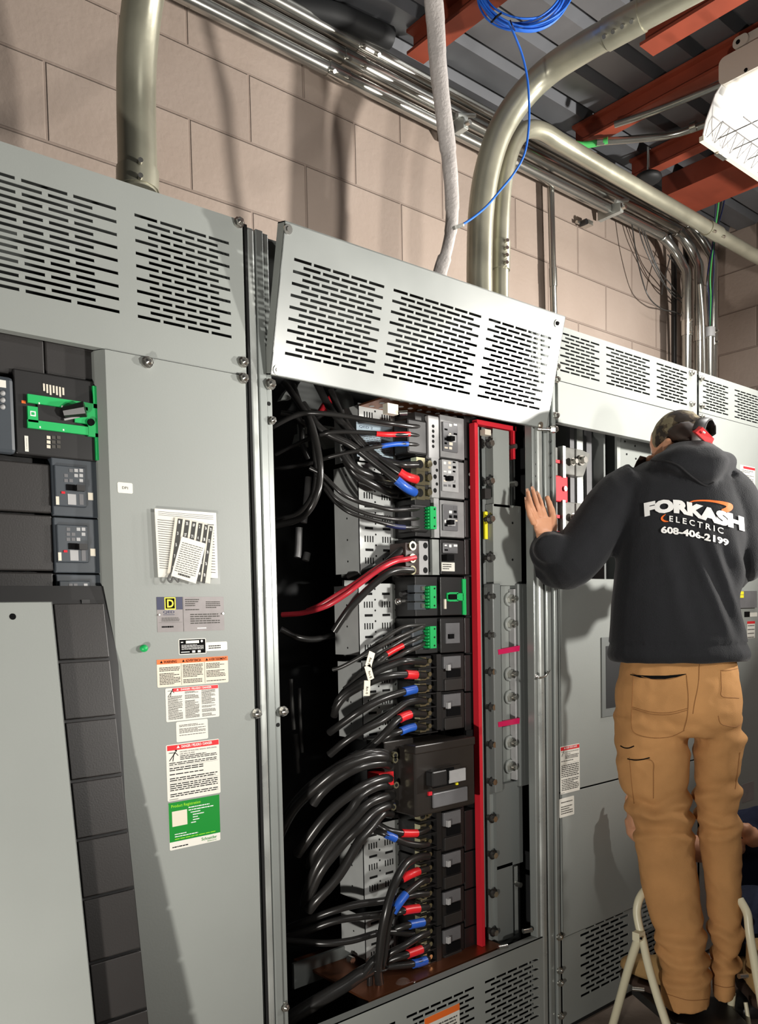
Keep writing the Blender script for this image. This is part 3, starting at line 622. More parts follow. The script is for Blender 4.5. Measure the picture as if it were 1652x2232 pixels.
part(b, 'number_strip_sheet', t)
b = MB(); tilt_quad(b, [(396, 1169), (373, 1255), (427, 1272), (449, 1185)], -.022, .0012, 'white')
sheetlines(b, (398, 1180), (443, 1193), (380, 1245), 14, -.0226, 'inkg', .3, sub=1)
sheetlines(b, (389, 1248), (415, 1256), (388, 1253), 1, -.0226, 'ink', .8, sub=1); part(b, 'instruction_slip', t)
b = MB(); tilt_quad(b, [(333, 1116), (341, 1273), (480, 1273), (475, 1120)], -.026, .0004, 'clear'); tilt_quad(b, [(330, 1116), (338, 1273), (341, 1273), (333, 1116)], -.026, .004, 'clear'); part(b, 'plastic_sleeve', t)
b = MB(); b.tube([PY(372, 1250, -.02), PY(366, 1262, -.02), PY(372, 1268, -.02), PY(378, 1258, -.02), PY(384, 1264, -.02), PY(388, 1268, -.02), PY(392, 1260, -.02)], .0022, 'black', 6); part(b, 'tie', t)

# breaker space left of the door
YB = .030
b = MB(); pb(b, -90, 240, 735, 1345, YB + .03, .03, 'black')
tb = thing('breaker_filler', 'black blank plates above and beside the breakers at far left', 'filler plate', tuple(PY(60, 1300, YB)))
part(b, 'backing', tb)
for (xl, xr, yt, yb_) in ((-90, 96, 722, 812), (99, 222, 738, 824), (-90, 111, 1003, 1113), (-90, 115, 1118, 1243), (-90, 118, 1247, 1345)):
    b = MB(); pb(b, xl, xr, yt, yb_, YB, .025, 'tile'); part(b, 'blank_plate', tb, None, .003)
# big breaker with green escutcheon
t = thing('main_breaker', 'large black breaker with a bright green frame around its handle', 'breaker', tuple(PY(120, 1000, YB)))
b = MB(); pb(b, 32, 222, 818, 998, YB - .008, .03, 'black'); part(b, 'body', t, None, .003)
YG = YB - .016
b = MB()
for (xl, xr, yt, yb_) in ((61, 192, 868, 886), (61, 83, 886, 920), (61, 192, 922, 940), (163, 192, 886, 922)): pb(b, xl, xr, yt, yb_, YG, .006, 'green')
a = pr(192, 217, 843, 1003, YG); pb(b, 192, 217, 880, 952, YG + .001, .006, 'green'); pb(b, 203, 216, 842, 890, YG + .001, .006, 'green'); pb(b, 209, 219, 945, 1003, YG + .001, .006, 'green')
part(b, 'escutcheon', t)
b = MB(); pb(b, 83, 163, 887, 921, YG + .004, .004, 'black'); p = PY(140, 912, YG); q = PY(186, 905, YG - .02); b.cyl(p + Vector((0, 0, .012)), q + Vector((0, 0, .012)), .012, 'black', 8, r1=.016, smooth=False); b.cyl(p + Vector((0, 0, -.002)), q, .0025, 'ltgray', 6); part(b, 'handle', t)
b = MB(); p = PY(197, 921, YG); b.cyl(p, p + Vector((0, -.006, 0)), .007, 'ink', 12); part(b, 'lock_hole', t)
b = MB(); pb(b, 93, 143, 835, 858, YB - .0085, .0005, 'black')
for i in range(7):
    x_ = 94 + i * 7; pb(b, x_, x_ + 4, 836 + i * 1.5, 852 + i * 1.5 + (i % 3) * 3, YB - .0092, .0005, 'cream')
for i in range(3):
    for k in range(3): pb(b, 102 + 11 * i, 110 + 11 * i, 950 + 10 * k, 957 + 10 * k, YB - .0092, .0005, 'cream' if i == 0 else 'inkg')
part(b, 'markings', t); b = MB(); pb(b, 54, 62, 950, 984, YB - .0092, .0005, 'white'); a = pr(54, 62, 950, 984, YB - .0098); put_text(b, 'SQUARE D', a[0] + .003, a[2] + .004, a[1] - .003, a[3] - .004, YB - .0098, 'ink', .02, turn=1); part(b, 'maker_label', t); b = MB(); pb(b, 66, 78, 896, 907, YG - .0006, .0004, 'whiteink'); pb(b, 68.5, 75.5, 898.5, 904.5, YG - .001, .0004, 'green')
for (x_, y_) in ((84, 877), (134, 884), (86, 929), (137, 935)): pb(b, x_, x_ + 3, y_, y_ + 4, YG - .0006, .0004, 'whiteink')
part(b, 'markings', t); b = MB(); pb(b, 47, 56, 873, 879, YB - .0092, .0005, 'orange'); part(b, 'orange_button', t)
b = MB(); pb(b, -60, 33, 815, 985, YB - .02, .02, 'breaker'); part(b, 'meter_module', t, None, .008)
b = MB(); pb(b, -20, 13, 827, 843, YB - .0206, .0006, 'white')
for k in range(3): p = PY(6, 857 + 15 * k, YB - .021); b.sphere(p, .005, 'ltgray', 10, 6)
part(b, 'display', t)
# three smaller breakers below
for i, (yt, yb_, lab) in enumerate(((1002, 1128, 'slate grey breaker directly under the green framed breaker'), (1130, 1250, 'slate grey breaker, middle one under the green frame'), (1252, 1345, 'slate grey breaker half hidden behind the leaning black plates'))):
    t = thing('breaker', lab, 'breaker', tuple(PY(170, yb_, YB)), 'slate breakers at far left'); ox = i * 5
    b = MB(); pb(b, 114 + ox, 234, yt, yb_ - 1, YB - .004, .03, 'breaker'); part(b, 'body', t, None, .002)
    b = MB(); pb(b, 120 + ox, 188 + ox, yt + 14, yb_ - 24, YB - .012, .008, 'breaker'); part(b, 'face', t, None, .002)
    b = MB(); Yf = YB - .0126
    for r in range(3):
        for k in range(4):
            if (r * 5 + k * 3 + i) % 4: pb(b, 140 + ox + 11 * k, 148 + ox + 11 * k, yt + 20 + r * 11, yt + 27 + r * 11, Yf, .0005, 'midgray' if k < 2 else 'ltgray')
    if i < 2:
        pb(b, 148 + ox, 166 + ox, yb_ - 51, yb_ - 28, Yf, .0005, 'ltgray'); pb(b, 173 + ox, 182 + ox, yb_ - 51, yb_ - 28, Yf, .0005, 'midgray'); pb(b, 122 + ox, 129 + ox, yb_ - 46, yb_ - 28, Yf, .0005, 'cream'); pb(b, 192 + ox, 203 + ox, yb_ - 54, yb_ - 38, YB - .0046, .0005, 'cream')
    part(b, 'printed_legend', t)
    b = MB(); pb(b, 145 + ox, 165 + ox, yt + 54, yt + 67, YB - .014, .004, 'ink'); pb(b, 168 + ox, 186 + ox, yt + 55, yt + 68, YB - .022, .012, 'black'); part(b, 'toggle', t)
    if i < 2:
        b = MB(); pb(b, 134 + ox, 142 + ox, yt + 69, yt + 74, Yf - .001, .001, 'red'); part(b, 'trip_button', t)
# leaning black filler strip and grey cover
TL = R_(10.25); ca, sa = math.cos(TL), math.sin(TL)
def lean(x, y, z0=1.43, yo=0.0): return None
t = thing('breaker_filler', 'black column of blank plates leaning out between grey cover and stickered door', 'filler plate', (0, 0, 1.43), None, (-TL, 0, 0), True)
b = MB(); b.prism([(.36, -1.36), (.658, -1.36), (.661, -.40), (.677, -.13), (.668, .035), (.36, .035)], .010, .075, 'black'); part(b, 'backing', t)
zz = [0.0, -.118, -.236, -.353, -.466, -.578, -.698, -.812, -.925, -1.04, -1.155, -1.27, -1.36]
for i in range(len(zz) - 1):
    b = MB(); b.box(.555, .656, 0, .012, zz[i + 1] + .003, zz[i] - .003, 'tile'); part(b, 'blank_plate', t, None, .002)
t = thing('cover_plate', 'loose grey steel cover leaning out in the left foreground', 'cover', (0, -.045, 1.43), None, (-TL, 0, 0), True)
b = MB(); b.box(-.35, .537, -.003, 0, -1.10, 0, 'gray'); b.box(-.35, .537, -.003, .018, -.003, 0, 'gray'); b.box(.534, .537, -.003, .018, -1.10, 0, 'gray'); part(b, 'sheet', t, None, .001)
p = PY(26, 1333, -.05); b = MB(); b.cyl((p.x, -.0036, -.028), (p.x, .001, -.028), .006, 'ink', 12); part(b, 'hole', t)

# ---------------------------------------------------------------- section 2 (open in the middle)
t2 = thing('switchboard_section', 'open middle grey switchboard cabinet showing breakers and cables', 'cabinet', (1.57, .25, 0), 'grey switchboard cabinets in a row')
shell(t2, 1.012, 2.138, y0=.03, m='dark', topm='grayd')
def post(xa, lab):
    b = MB(); z0, z1 = .0, 2.285
    b.box(xa[0], xa[1], .002, .03, z0, z1, 'frame'); q = part(b, 'post', t2, lab, .004)
    return q
b = MB(); b.box(1.014, 1.0205, -.001, .03, 0, 2.285, 'slot'); part(b, 'gap_shade_strip', t2)  # black strip paints the shade in the open gap beside the post
for (a, c, y, m, bv) in ((1.0185, 1.0415, .000, 'galv', .007), (1.0435, 1.0635, .000, 'frame', .002), (1.0655, 1.083, .008, 'frame', .003)):
    b = MB(); b.box(a, c, y, y + .03, 0, 2.283, m); part(b, 'post', t2, None, bv)
for (a, c, y, m, bv) in ((2.026, 2.040, .006, 'frame', .003), (2.041, 2.068, -.002, 'galv', .008), (2.070, 2.083, .012, 'grayd', .001), (2.084, 2.112, .004, 'frame', .006), (2.116, 2.134, -.002, 'frame', .004)):
    b = MB(); b.box(a, c, y, y + .03, 0, 2.283, m); part(b, 'post', t2, None, bv)
# punched holes and bolts on the posts
for (x, y, Y, r) in ((591, 917, .004, .008), (588, 838, -.002, .011), (616, 1550, .004, .010), (619, 2194, .004, .009)): screw(t2, PY(x, y, Y), r)
for (x, y, Y, r) in [(586, 880, .0075, .005), (606, 1580, .0075, .005)] + [(1168, y, .0055, .003) for y in range(960, 1045, 26)] + [(1200, y + 3, -.0025, .003) for y in range(960, 1045, 26)]:
    b = MB(); p = PY(x, y, Y); b.cyl(p, p + Vector((0, -.0006, 0)), r, 'slot', 10); part(b, 'punched_hole', t2)
# bottom grille of section 2
zt = .352
b = MB(); gx = [PY(x, y, 0).x for x, y in ((715, 2290), (1034, 2155), (1052, 2145), (1174, 2095))]
grille(b, 1.086, 2.066, .03, zt, .0, [(1.16, 1.42, 5), (1.46, gx[1] - .0, 6), (gx[2] + .01, gx[3] - .0, 5)], .10, .29, 13)
b.box(1.086, 2.066, .0, .03, zt - .003, zt, 'gray'); gl = part(b, 'lower_grille', t2)
sticker(gl, 925, 1002, 2203, 2290, 'white', 'white sticker with an orange band on the lower grille', lambda m, a, b_, c, d, y: (quad(m, a, b_, d - (d - c) * .17, d, y, 'orange'), lines(m, a + .01, b_ - .01, c, d - (d - c) * .25, 9, y)), Y=0.0)
# tilted grille cover hanging loose
TA = math.atan2(.076, .322)
t = thing('grille_cover', 'loose slotted grey cover tilted out over the open middle cabinet', 'cover', (0, -.016, 1.952), None, (TA, 0, 0), True)
cx0, cx1 = 1.064, 2.070; Hc = .330
def loc_of(x, y):                                       # photograph point -> local (x, z) on the tilted sheet
    n = Vector((0, -math.cos(TA), -math.sin(TA))); o0 = Vector((0, -.016, 1.952)); d = ray(x, y); w_ = CAM + d * ((o0 - CAM).dot(n) / d.dot(n)); v = w_ - o0
    return w_.x, v.dot(Vector((0, -math.sin(TA), math.cos(TA))))
L = [loc_of(*q) for q in ((643, 562), (838, 622), (858, 630), (1049, 690), (1065, 697), (1175, 885), (627, 770), (1030, 858))]
b = MB(); grille(b, cx0, cx1, 0, Hc, 0, [(L[0][0] - .002, L[1][0], 5), (L[2][0], L[3][0], 6), (L[4][0], L[5][0] + .004, 5)], L[6][1] - .004, L[0][1], 17, 'cover')
b.box(cx0, cx0 + .0025, 0, .030, 0, Hc, 'gray'); b.box(cx1 - .0025, cx1, 0, .03, 0, Hc, 'gray'); b.box(cx0, cx1, 0, .03, 0, .0025, 'gray'); b.box(cx0, cx1, 0, .03, Hc - .0025, Hc, 'gray')
sheet = part(b, 'sheet', t)
for (x, y) in ((627, 500), (604, 806), (1213, 705), (1177, 927)):
    a, c = loc_of(x, y); b = MB(); b.cyl((a, -.003, c), (a, 0.001, c), .011, 'steel', 12); b.cyl((a, -.0065, c), (a, -.003, c), .006, 'steel' if x != 1213 else 'ink', 6, smooth=False); part(b, 'screw', sheet)
# ---------------------------------------------------------------- section 3
X3L, X3R = 2.142, 2.996
t3 = thing('switchboard_section', 'third grey switchboard cabinet the worker is looking into', 'cabinet', (2.57, .25, 0), 'grey switchboard cabinets in a row')
shell(t3, X3L, X3R, y0=.01, m='grayd')
z3 = PY(1350, 864, 0).z
b = MB(); q = lambda x, y: PY(x, y, 0)
grille(b, X3L, X3R - .004, z3, 2.288, -.002, [(q(1219, 0 + 720).x, q(1305, 750).x, 4), (q(1320, 755).x, q(1415, 790).x, 5), (q(1430, 790).x, q(1496, 815).x, 4)], q(1305, 832).z, q(1219, 720).z - .004, 11)
g = part(b, 'grille_cover', t3)
for (x, y) in ((1212, 800), (1505, 814), (1506, 881)): screw(g, PY(x, y, -.002), .009)
b = MB(); z3b = PY(1300, 939, 0).z; b.box(X3L + .002, X3R - .004, -.002, 0, z3b, z3 - .002, 'gray'); b.box(X3L + .002, X3R - .004, -.002, .018, z3b, z3b + .003, 'gray'); b.box(X3L + .002, X3L + .005, -.002, .018, z3b, z3 - .002, 'gray')
g = part(b, 'upper_cover', t3, None, .001)
for (x, y) in ((1212, 828), (1210, 906), (1504, 903)): screw(g, PY(x, y, -.002), .009)
screw(t3, PY(1207, 936, -.01), .010)
z3d = PY(1300, 1262, 0).z; z3s = PY(1285, 1713, 0).z; z3e = PY(1250, 2035, 0).z
def door3(za, zb_, nm):
    b = MB(); b.box(X3L + .002, X3R - .004, -.002, 0, za, zb_, 'gray'); b.box(X3L + .002, X3L + .005, -.002, .014, za, zb_, 'gray'); return part(b, nm, t3, None, .001)
d3 = door3(z3s + .002, z3d, 'middle_cover'); d4 = door3(z3e + .002, z3s - .003, 'lower_cover')
b = MB(); grille(b, X3L + .002, X3R - .004, .02, z3e, 0, [(2.24, 2.52, 5), (2.58, 2.90, 5)], .09, .34, 15); part(b, 'lower_grille', t3)
for (x, y) in ((1213, 1269), (1217, 2042), (1218, 2115), (1219, 2142), (1220, 2214)): screw(t3, PY(x, y, -.002), .009)
b = MB(); a = pr(1311, 1368, 1388, 1559, -.004); b.box(a[0], a[1], -.006, -.001, a[2], a[3], 'grayd'); b.box(a[0] + .022, a[1] - .01, -.0068, -.006, a[2] + .028, a[3] - .03, 'dark'); part(b, 'handle_recess', d3)
sticker(d3, 1221, 1263, 1624, 1727, 'white', 'tall white danger sticker with a red band', danger(1, big=True, head=.07), Y=-.002)
sticker(d4, 1219, 1251, 1738, 1779, 'white', 'small white text sticker', lambda m, a, b_, c, d, y: lines(m, a + .008, b_ - .008, c + .008, d - .01, 6, y, 'inkg'), Y=-.002)
# inside section 3
b = MB(); b.box(X3L + .01, X3R - .01, .40, .41, 1.2, 2.2, 'midgray'); b.box(X3L + .45, X3L + .46, .14, .40, 1.2, 2.2, 'grayd'); part(b, 'inner_panel', t3)
b = MB(); pb(b, 1352, 1420, 935, 1060, .16, .004, 'gray'); pb(b, 1345, 1352, 935, 1060, .15, .01, 'galv')
for (x, y) in ((1362, 962), (1384, 972), (1386, 1000), (1366, 990)): p = PY(x, y, .159); b.cyl(p, p + Vector((0, -.001, 0)), .004, 'slot', 8)
part(b, 'mounting_plate', t3)
Y3 = .07
for (xl, xr, lab) in ((1243, 1252, 'busbar nearest the red blocks'), (1258, 1271, 'second busbar'), (1279, 1290, 'third busbar')):
    b = MB(); pb(b, xl, xr, 925, 1190, Y3 + .10, .012, 'galv' if xl == 1258 else 'midgray'); tag(part(b, 'busbar', t3), lab)
tr = thing('bus_support', 'stack of red insulator blocks with clear plastic barriers beside the raised hand', 'bus support', tuple(PY(1225, 1200, Y3)))
for (yt, yb_, xr) in ((1037, 1094, 1238), (1158, 1215, 1242)):
    b = MB(); pb(b, 1207, xr, yt, yb_, Y3, .05, 'red'); p = PY(1230, (yt + yb_) / 2, Y3); b.cyl(p, p + Vector((0, -.006, 0)), .009, 'steel', 10); part(b, 'red_block', tr, None, .004)
for (yt, yb_) in ((975, 1038), (1093, 1160)):
    b = MB(); pb(b, 1206, 1228, yt, yb_, Y3 + .01, .05, 'smoke'); pb(b, 1228, 1272, yt + 2, yb_ - 2, Y3 + .03, .04, 'smoke'); part(b, 'clear_barrier', tr, None, .003)
    b = MB(); pb(b, 1227, 1233, yt - 3, yb_ + 3, Y3 - .004, .02, 'galv'); part(b, 'strap', tr)
    b = MB(); ym = (yt + yb_) / 2; pb(b, 1206, 1230, ym - 4, ym + 3, Y3 + .004, .03, 'red'); part(b, 'red_rib', tr)
    b = MB()
    for (x, yy, r) in ((1243, ym + 1, .009), (1262, ym - 2, .012)): p = PY(x, yy, Y3 + .03); b.cyl(p, p + Vector((0, -.028, 0)), r, 'steel', 6, smooth=False); b.cyl(p + Vector((0, -.01, 0)), p + Vector((0, -.013, 0)), r * 1.5, 'steel', 14)
    part(b, 'bolt', tr)
    b = MB(); W = [PY(x, y, Y3 + .025) for x, y in ((1272, yt + 8), (1286, yt + 14), (1282, ym), (1272, yb_ - 2), (1256, yb_), (1256, yt + 4))]; nn = len(W); b.add(W + [w_ + Vector((0, .004, 0)) for w_ in W], [list(range(nn)), list(range(2 * nn - 1, nn - 1, -1))] + [(i, i + nn, (i + 1) % nn + nn, (i + 1) % nn) for i in range(nn)], 'smoke'); part(b, 'clear_flap', tr)
# ---------------------------------------------------------------- section 4
X4L, X4R = 3.0, 4.10
t4 = thing('switchboard_section', 'last grey switchboard cabinet at the right edge behind the worker', 'cabinet', (3.5, .25, 0), 'grey switchboard cabinets in a row')
shell(t4, X4L, X4R, y0=.01, m='grayd')
z4 = PY(1580, 913, 0).z
b = MB(); bx = [PY(x, y, 0).x for x, y in ((1531, 823), (1586, 840), (1600, 845), (1656, 862))]
grille(b, X4L + .006, X4R, z4, 2.288, -.002, [(bx[0], bx[1], 4), (bx[2], bx[3] + .02, 5), (bx[3] + .09, 3.9, 6)], PY(1586, 906, 0).z, PY(1531, 823, 0).z - .006, 11)
g = part(b, 'grille_cover', t4)
for (x, y) in ((1526, 826), (1527, 886), (1527, 909)): screw(g, PY(x, y, -.002), .009)
b = MB(); b.box(X4L + .006, X4R, -.002, 0, PY(1640, 1182, 0).z + .002, z4 - .002, 'gray'); g = part(b, 'upper_door', t4)
sticker(g, 1613, 1645, 1016, 1057, 'white', 'white sticker with a red band', lambda m, a, b_, c, d, y: (quad(m, a + (b_ - a) * .2, b_, d - (d - c) * .17, d - (d - c) * .04, y, 'redink'), lines(m, a + .01, b_ - .01, c + .01, d - (d - c) * .22, 8, y)), Y=-.002)
b = MB(); b.box(X4L + .006, X4R, -.002, 0, PY(1640, 1221, 0).z + .002, PY(1640, 1183, 0).z - .002, 'gray'); part(b, 'narrow_cover', t4)
b = MB(); b.box(X4L + .006, X4R, -.002, 0, .02, PY(1640, 1221, 0).z - .002, 'gray'); g = part(b, 'lower_door', t4)
b = MB(); pb(b, 1608, 1650, 1288, 1325, -.012, .01, 'midgray'); part(b, 'relay_box', g)
b = MB(); pb(b, 1613, 1621, 1289, 1296, -.014, .002, 'yellow'); pb(b, 1613, 1621, 1297, 1303, -.014, .002, 'yellow'); part(b, 'indicator', g)
sticker(g, 1634, 1650, 1335, 1344, 'white', 'tiny white tag', None, Y=-.002); sticker(g, 1622, 1634, 1333, 1345, 'ink', 'tiny black tag', None, Y=-.002)
sticker(g, 1628, 1645, 1354, 1391, 'white', 'narrow sticker with a red top', lambda m, a, b_, c, d, y: (quad(m, a, b_, d - (d - c) * .15, d, y, 'redink'), lines(m, a + .004, b_ - .004, c, d - (d - c) * .2, 7, y)), Y=-.002)
sticker(g, 1617, 1643, 1706, 1746, 'plate', 'pale square sticker low on the door', None, Y=-.002)
# ================================================================ inside the open cabinet
def hole_dark(mb, xl, xr, yt, yb_, Y): pb(mb, xl, xr, yt, yb_, Y, .0006, 'slot')
# punched gutter brackets, one per stretch
YK = .20
def bracket(yt, yb_, lab, seed, notch=True, xsl=782, xsr=856, xr=887, dark=True):
    t = thing('punched_bracket', lab, 'bracket', tuple(PY(800, yb_, YK)), 'punched sheet brackets down the open cabinet')
    a, c, z0, z1 = pr(xsl, xsr, yt, yb_, YK); xf = PY(xr, (yt + yb_) / 2, YK).x
    b = MB(); b.box(a, c, YK, YK + .002, z0, z1, 'bracket'); part(b, 'face', t)
    b = MB(); b.box(a, a + .002, YK, YK + .115, z0 + .005, z1 - .005, 'bracket'); part(b, 'side_flange', t)
    b = MB(); b.add([(c, YK, z0), (xf, YK + .02, z0 + .03), (xf, YK + .02, z1 - .01), (c, YK, z1)], [(0, 1, 2, 3)], 'gray'); part(b, 'wing', t)
    b = MB(); pitch = .0625; z = z1 - .03; k = seed
    while z > z0 + .012:
        for x_ in (a + .022, c - .040):
            if k % 2: b.box(x_, x_ + .030, YK - .0005, YK, z - .0035, z + .0035, 'slot')
            else:
                for j in range(4): b.box(x_ + .0095 * j - .002, x_ + .0095 * j + .002, YK - .0005, YK, z - .009, z + .009, 'slot')
        b.cyl((a + .062, YK, z + .014), (a + .062, YK - .0005, z + .014), .003, 'slot', 8)
        b.cyl((c + .015, YK + .005, z + .014), (c + .015, YK + .004, z + .014), .0028, 'slot', 8)
        if k % 2 == 0: b.cyl((a - .0004, YK + .055, z), (a, YK + .055, z), .003, 'slot', 8)
        z -= pitch / 2; k += 1
    part(b, 'punched_hole', t); return t
bracket(1012, 1253, 'punched bracket between the upper looping wires and the pink red cable', 0)
bracket(885, 1008, 'short punched bracket at the top carrying a pale blue data sticker', 0)
bracket(1272, 1430, 'punched bracket behind the second green terminal', 1)
bracket(1438, 1612, 'punched bracket crossed by the cables of the six lug group', 1, xsl=790)
bracket(1795, 1962, 'punched bracket below the large brown breaker, beside a blue taped cable', 1, xsl=792, xsr=862, xr=897)
bracket(1985, 2085, 'lowest punched bracket near the bottom of the open cabinet', 1, xsl=796, xsr=862, xr=890)
b = MB(); a = pr(777, 856, 926, 1000, YK - .001); b.box(a[0], a[1], YK - .002, YK - .001, a[2], a[3], mat('pale_blue_paper', rgb(176, 196, 208), .5))
put_text(b, 'QED 2', a[0] + .01, a[3] - .016, a[0] + .06, a[3] - .008, YK - .0024, 'navy'); lines(b, a[0] + .008, a[1] - .01, a[2] + .01, a[3] - .025, 12, YK - .0024, 'inkg', thick=.3)
solo(b, 'data_sticker', 'pale blue data sticker behind the red tipped cable', 'sticker')
# vertical gutter supports and dim objects at the back left
b = MB(); pb(b, 746, 779, 1040, 1260, .33, .01, 'galv'); solo(b, 'gutter_wall', 'dull galvanized strip left of the punched brackets, upper', 'bracket')
b = MB(); pb(b, 752, 783, 1265, 1430, .33, .01, 'galv'); solo(b, 'gutter_wall', 'dull galvanized strip left of the second bracket', 'bracket')
b = MB(); pb(b, 754, 784, 1440, 1600, .33, .01, 'galv'); solo(b, 'gutter_wall', 'dull galvanized strip beside the six lug group', 'bracket')
for i, (pts, r, lab) in enumerate((([(672, 1040), (668, 1090), (662, 1140)], .010, 'grey wire end sleeve hanging in the dark, upper'), ([(652, 1150), (650, 1200), (648, 1215)], .011, 'grey wire end sleeve hanging below the curved pair'), ([(670, 1205), (666, 1222)], .011, 'short grey sleeve stub in the dark'),
        ([(634, 1480), (636, 1540), (640, 1590)], .007, 'brownish wire in the dark left gutter, longest'), ([(652, 1500), (654, 1570), (658, 1640)], .006, 'second dim wire in the left gutter'), ([(644, 1600), (648, 1650), (650, 1685)], .008, 'lowest dim wire end in the left gutter'))):
    b = MB(); b.tube([PY(x, y, .42) for x, y in pts], r, 'ltgray' if i < 3 else 'thin', 8); solo(b, 'gutter_wire', lab, 'wire')
# things at the top behind the wires
for (poly, lab, Y) in (([(622, 855), (632, 845), (634, 870), (612, 872)], 'small grey tab', .40), ([(692, 925), (735, 932), (742, 950), (705, 938)], 'upper ledge', .42), ([(697, 948), (737, 962), (736, 974), (712, 978)], 'wide block', .42), ([(650, 945), (670, 950), (672, 975), (645, 965)], 'left block', .42)):
    b = MB(); W = [PY(x, y, Y) for x, y in poly]; n = len(W); b.add(W + [w_ + Vector((0, .02, 0)) for w_ in W], [list(range(n)), list(range(2 * n - 1, n - 1, -1))] + [(i, i + n, (i + 1) % n + n, (i + 1) % n) for i in range(n)], 'gray'); solo(b, 'mounting_foot', 'pale grey mounting foot behind the looping wires, ' + lab, 'bracket')
b = MB()
for (x, y, r) in ((676, 862, .05), (748, 878, .045)): p = PY(x, y, .44); b.cyl(p, p + Vector((0, .01, 0)), r, 'grayd', 24)
solo(b, 'knockout_plate', 'pair of round grey knockouts high in the open cabinet', 'plate')
b = MB(); b.tube([PY(697, 905, .34), PY(704, 892, .33), PY(712, 880, .32), PY(724, 868, .31)], .012, 'red', 10); solo(b, 'cable', 'short red cable end glowing in the shadow at the top', 'cable')
b = MB(); pb(b, 652, 664, 925, 960, .40, .01, 'galv'); pb(b, 658, 669, 915, 945, .405, .01, 'galv'); solo(b, 'wire_marker', 'small pale clip in the top left of the open cabinet', 'clip')
# red perforated shelf at the top
b = MB(); a, c = PY(836, 886, .26), PY(1040, 925, .06); z = a.z; xs = [1.50, 1.83]; b.box(1.50, 1.86, .06, .34, 1.985, 1.99, 'copper')
for i in range(9):
    for k in range(5): b.cyl((1.53 + i * .036, .09 + k * .045, 1.9845), (1.53 + i * .036, .09 + k * .045, 1.984), .008, 'ltgray', 8)
solo(b, 'insulating_shelf', 'red brown perforated shelf above the topmost breaker', 'shelf')
b = MB(); pb(b, 845, 868, 880, 902, .02, .02, 'cream'); p = PY(871, 900, .02); b.cyl(p, p + Vector((.015, -.015, 0)), .007, 'steel', 8); solo(b, 'cover_clip', 'small pale clip with a screw under the tilted cover', 'clip')
# floor of the gutter
b = MB(); pb(b, 640, 850, 2065, 2118, .30, .01, 'grayd'); solo(b, 'gutter_sill', 'grey sill plate at the bottom left of the open cabinet', 'plate')
b = MB(); b.box(1.36, 1.90, .04, .40, .345, .352, 'copper'); solo(b, 'insulating_shelf', 'brown shelf below the lowest breakers', 'shelf')
b = MB(); p = PY(878, 2148, .06); b.sphere(p, (.026, .02, .022), 'clear', 14, 8); b.cyl(p + Vector((.0, -.012, .006)), p + Vector((.03, -.018, .006)), .004, 'steel', 6); solo(b, 'plastic_cap', 'clear round cap lying on the brown shelf', 'cap')
b = MB(); p = PY(760, 2089, .24); b.cyl(p, p + Vector((0, -.02, 0)), .010, 'steel', 6, smooth=False); solo(b, 'bolt', 'bright bolt head above the brown shelf at bottom left', 'bolt')

# ---- breakers
YBK = .10
XC = dict(l=895, s0=934, s1=958, f0=960, f1=1012, e1=1040)
def lug(parent, x, y, Y, s=1.0):
    b = MB(); p = PY(x, y, Y); w = .021 * s; h = .017 * s
    b.box(p.x - w, p.x + w * .4, Y - .004, Y + .02, p.z - h, p.z + h, 'brass'); b.cyl((p.x - w * .45, Y - .006, p.z), (p.x - w * .45, Y - .0045, p.z), h * .62, 'slot', 12)
    b.cyl((p.x + w * 1.0, Y - .010, p.z + h * .2), (p.x + w * 1.0, Y + .01, p.z + h * .2), h * .5, 'brass', 10); b.box(p.x + w * .3, p.x + w * 1.3, Y - .001, Y + .01, p.z - h * .85, p.z - h * .4, 'brass')
    return part(b, 'lug', parent)
def breaker(yt, yb_, lab, kind, nlug=3, lx=924):
    t = thing('breaker', lab, 'breaker', tuple(PY(960, yb_, YBK)), 'breakers in the open cabinet')
    dark = kind in ('small', 'black')
    b = MB(); pb(b, 905 if kind != 'small' else 912, 1012, yt + 1, yb_ - 1, YBK + .012, .09, 'black'); part(b, 'housing', t, None, .002)
    b = MB(); pb(b, 1013, 1040, yt + 1, yb_ - 1, YBK + .004, .05, 'black'); part(b, 'bus_cover', t, None, .002)
    bm_ = 'black' if dark else 'face'
    b = MB(); pb(b, XC['f0'], XC['f1'], yt + 2, yb_ - 2, YBK, .02, bm_); f = part(b, 'front', t, None, .002)
    return t
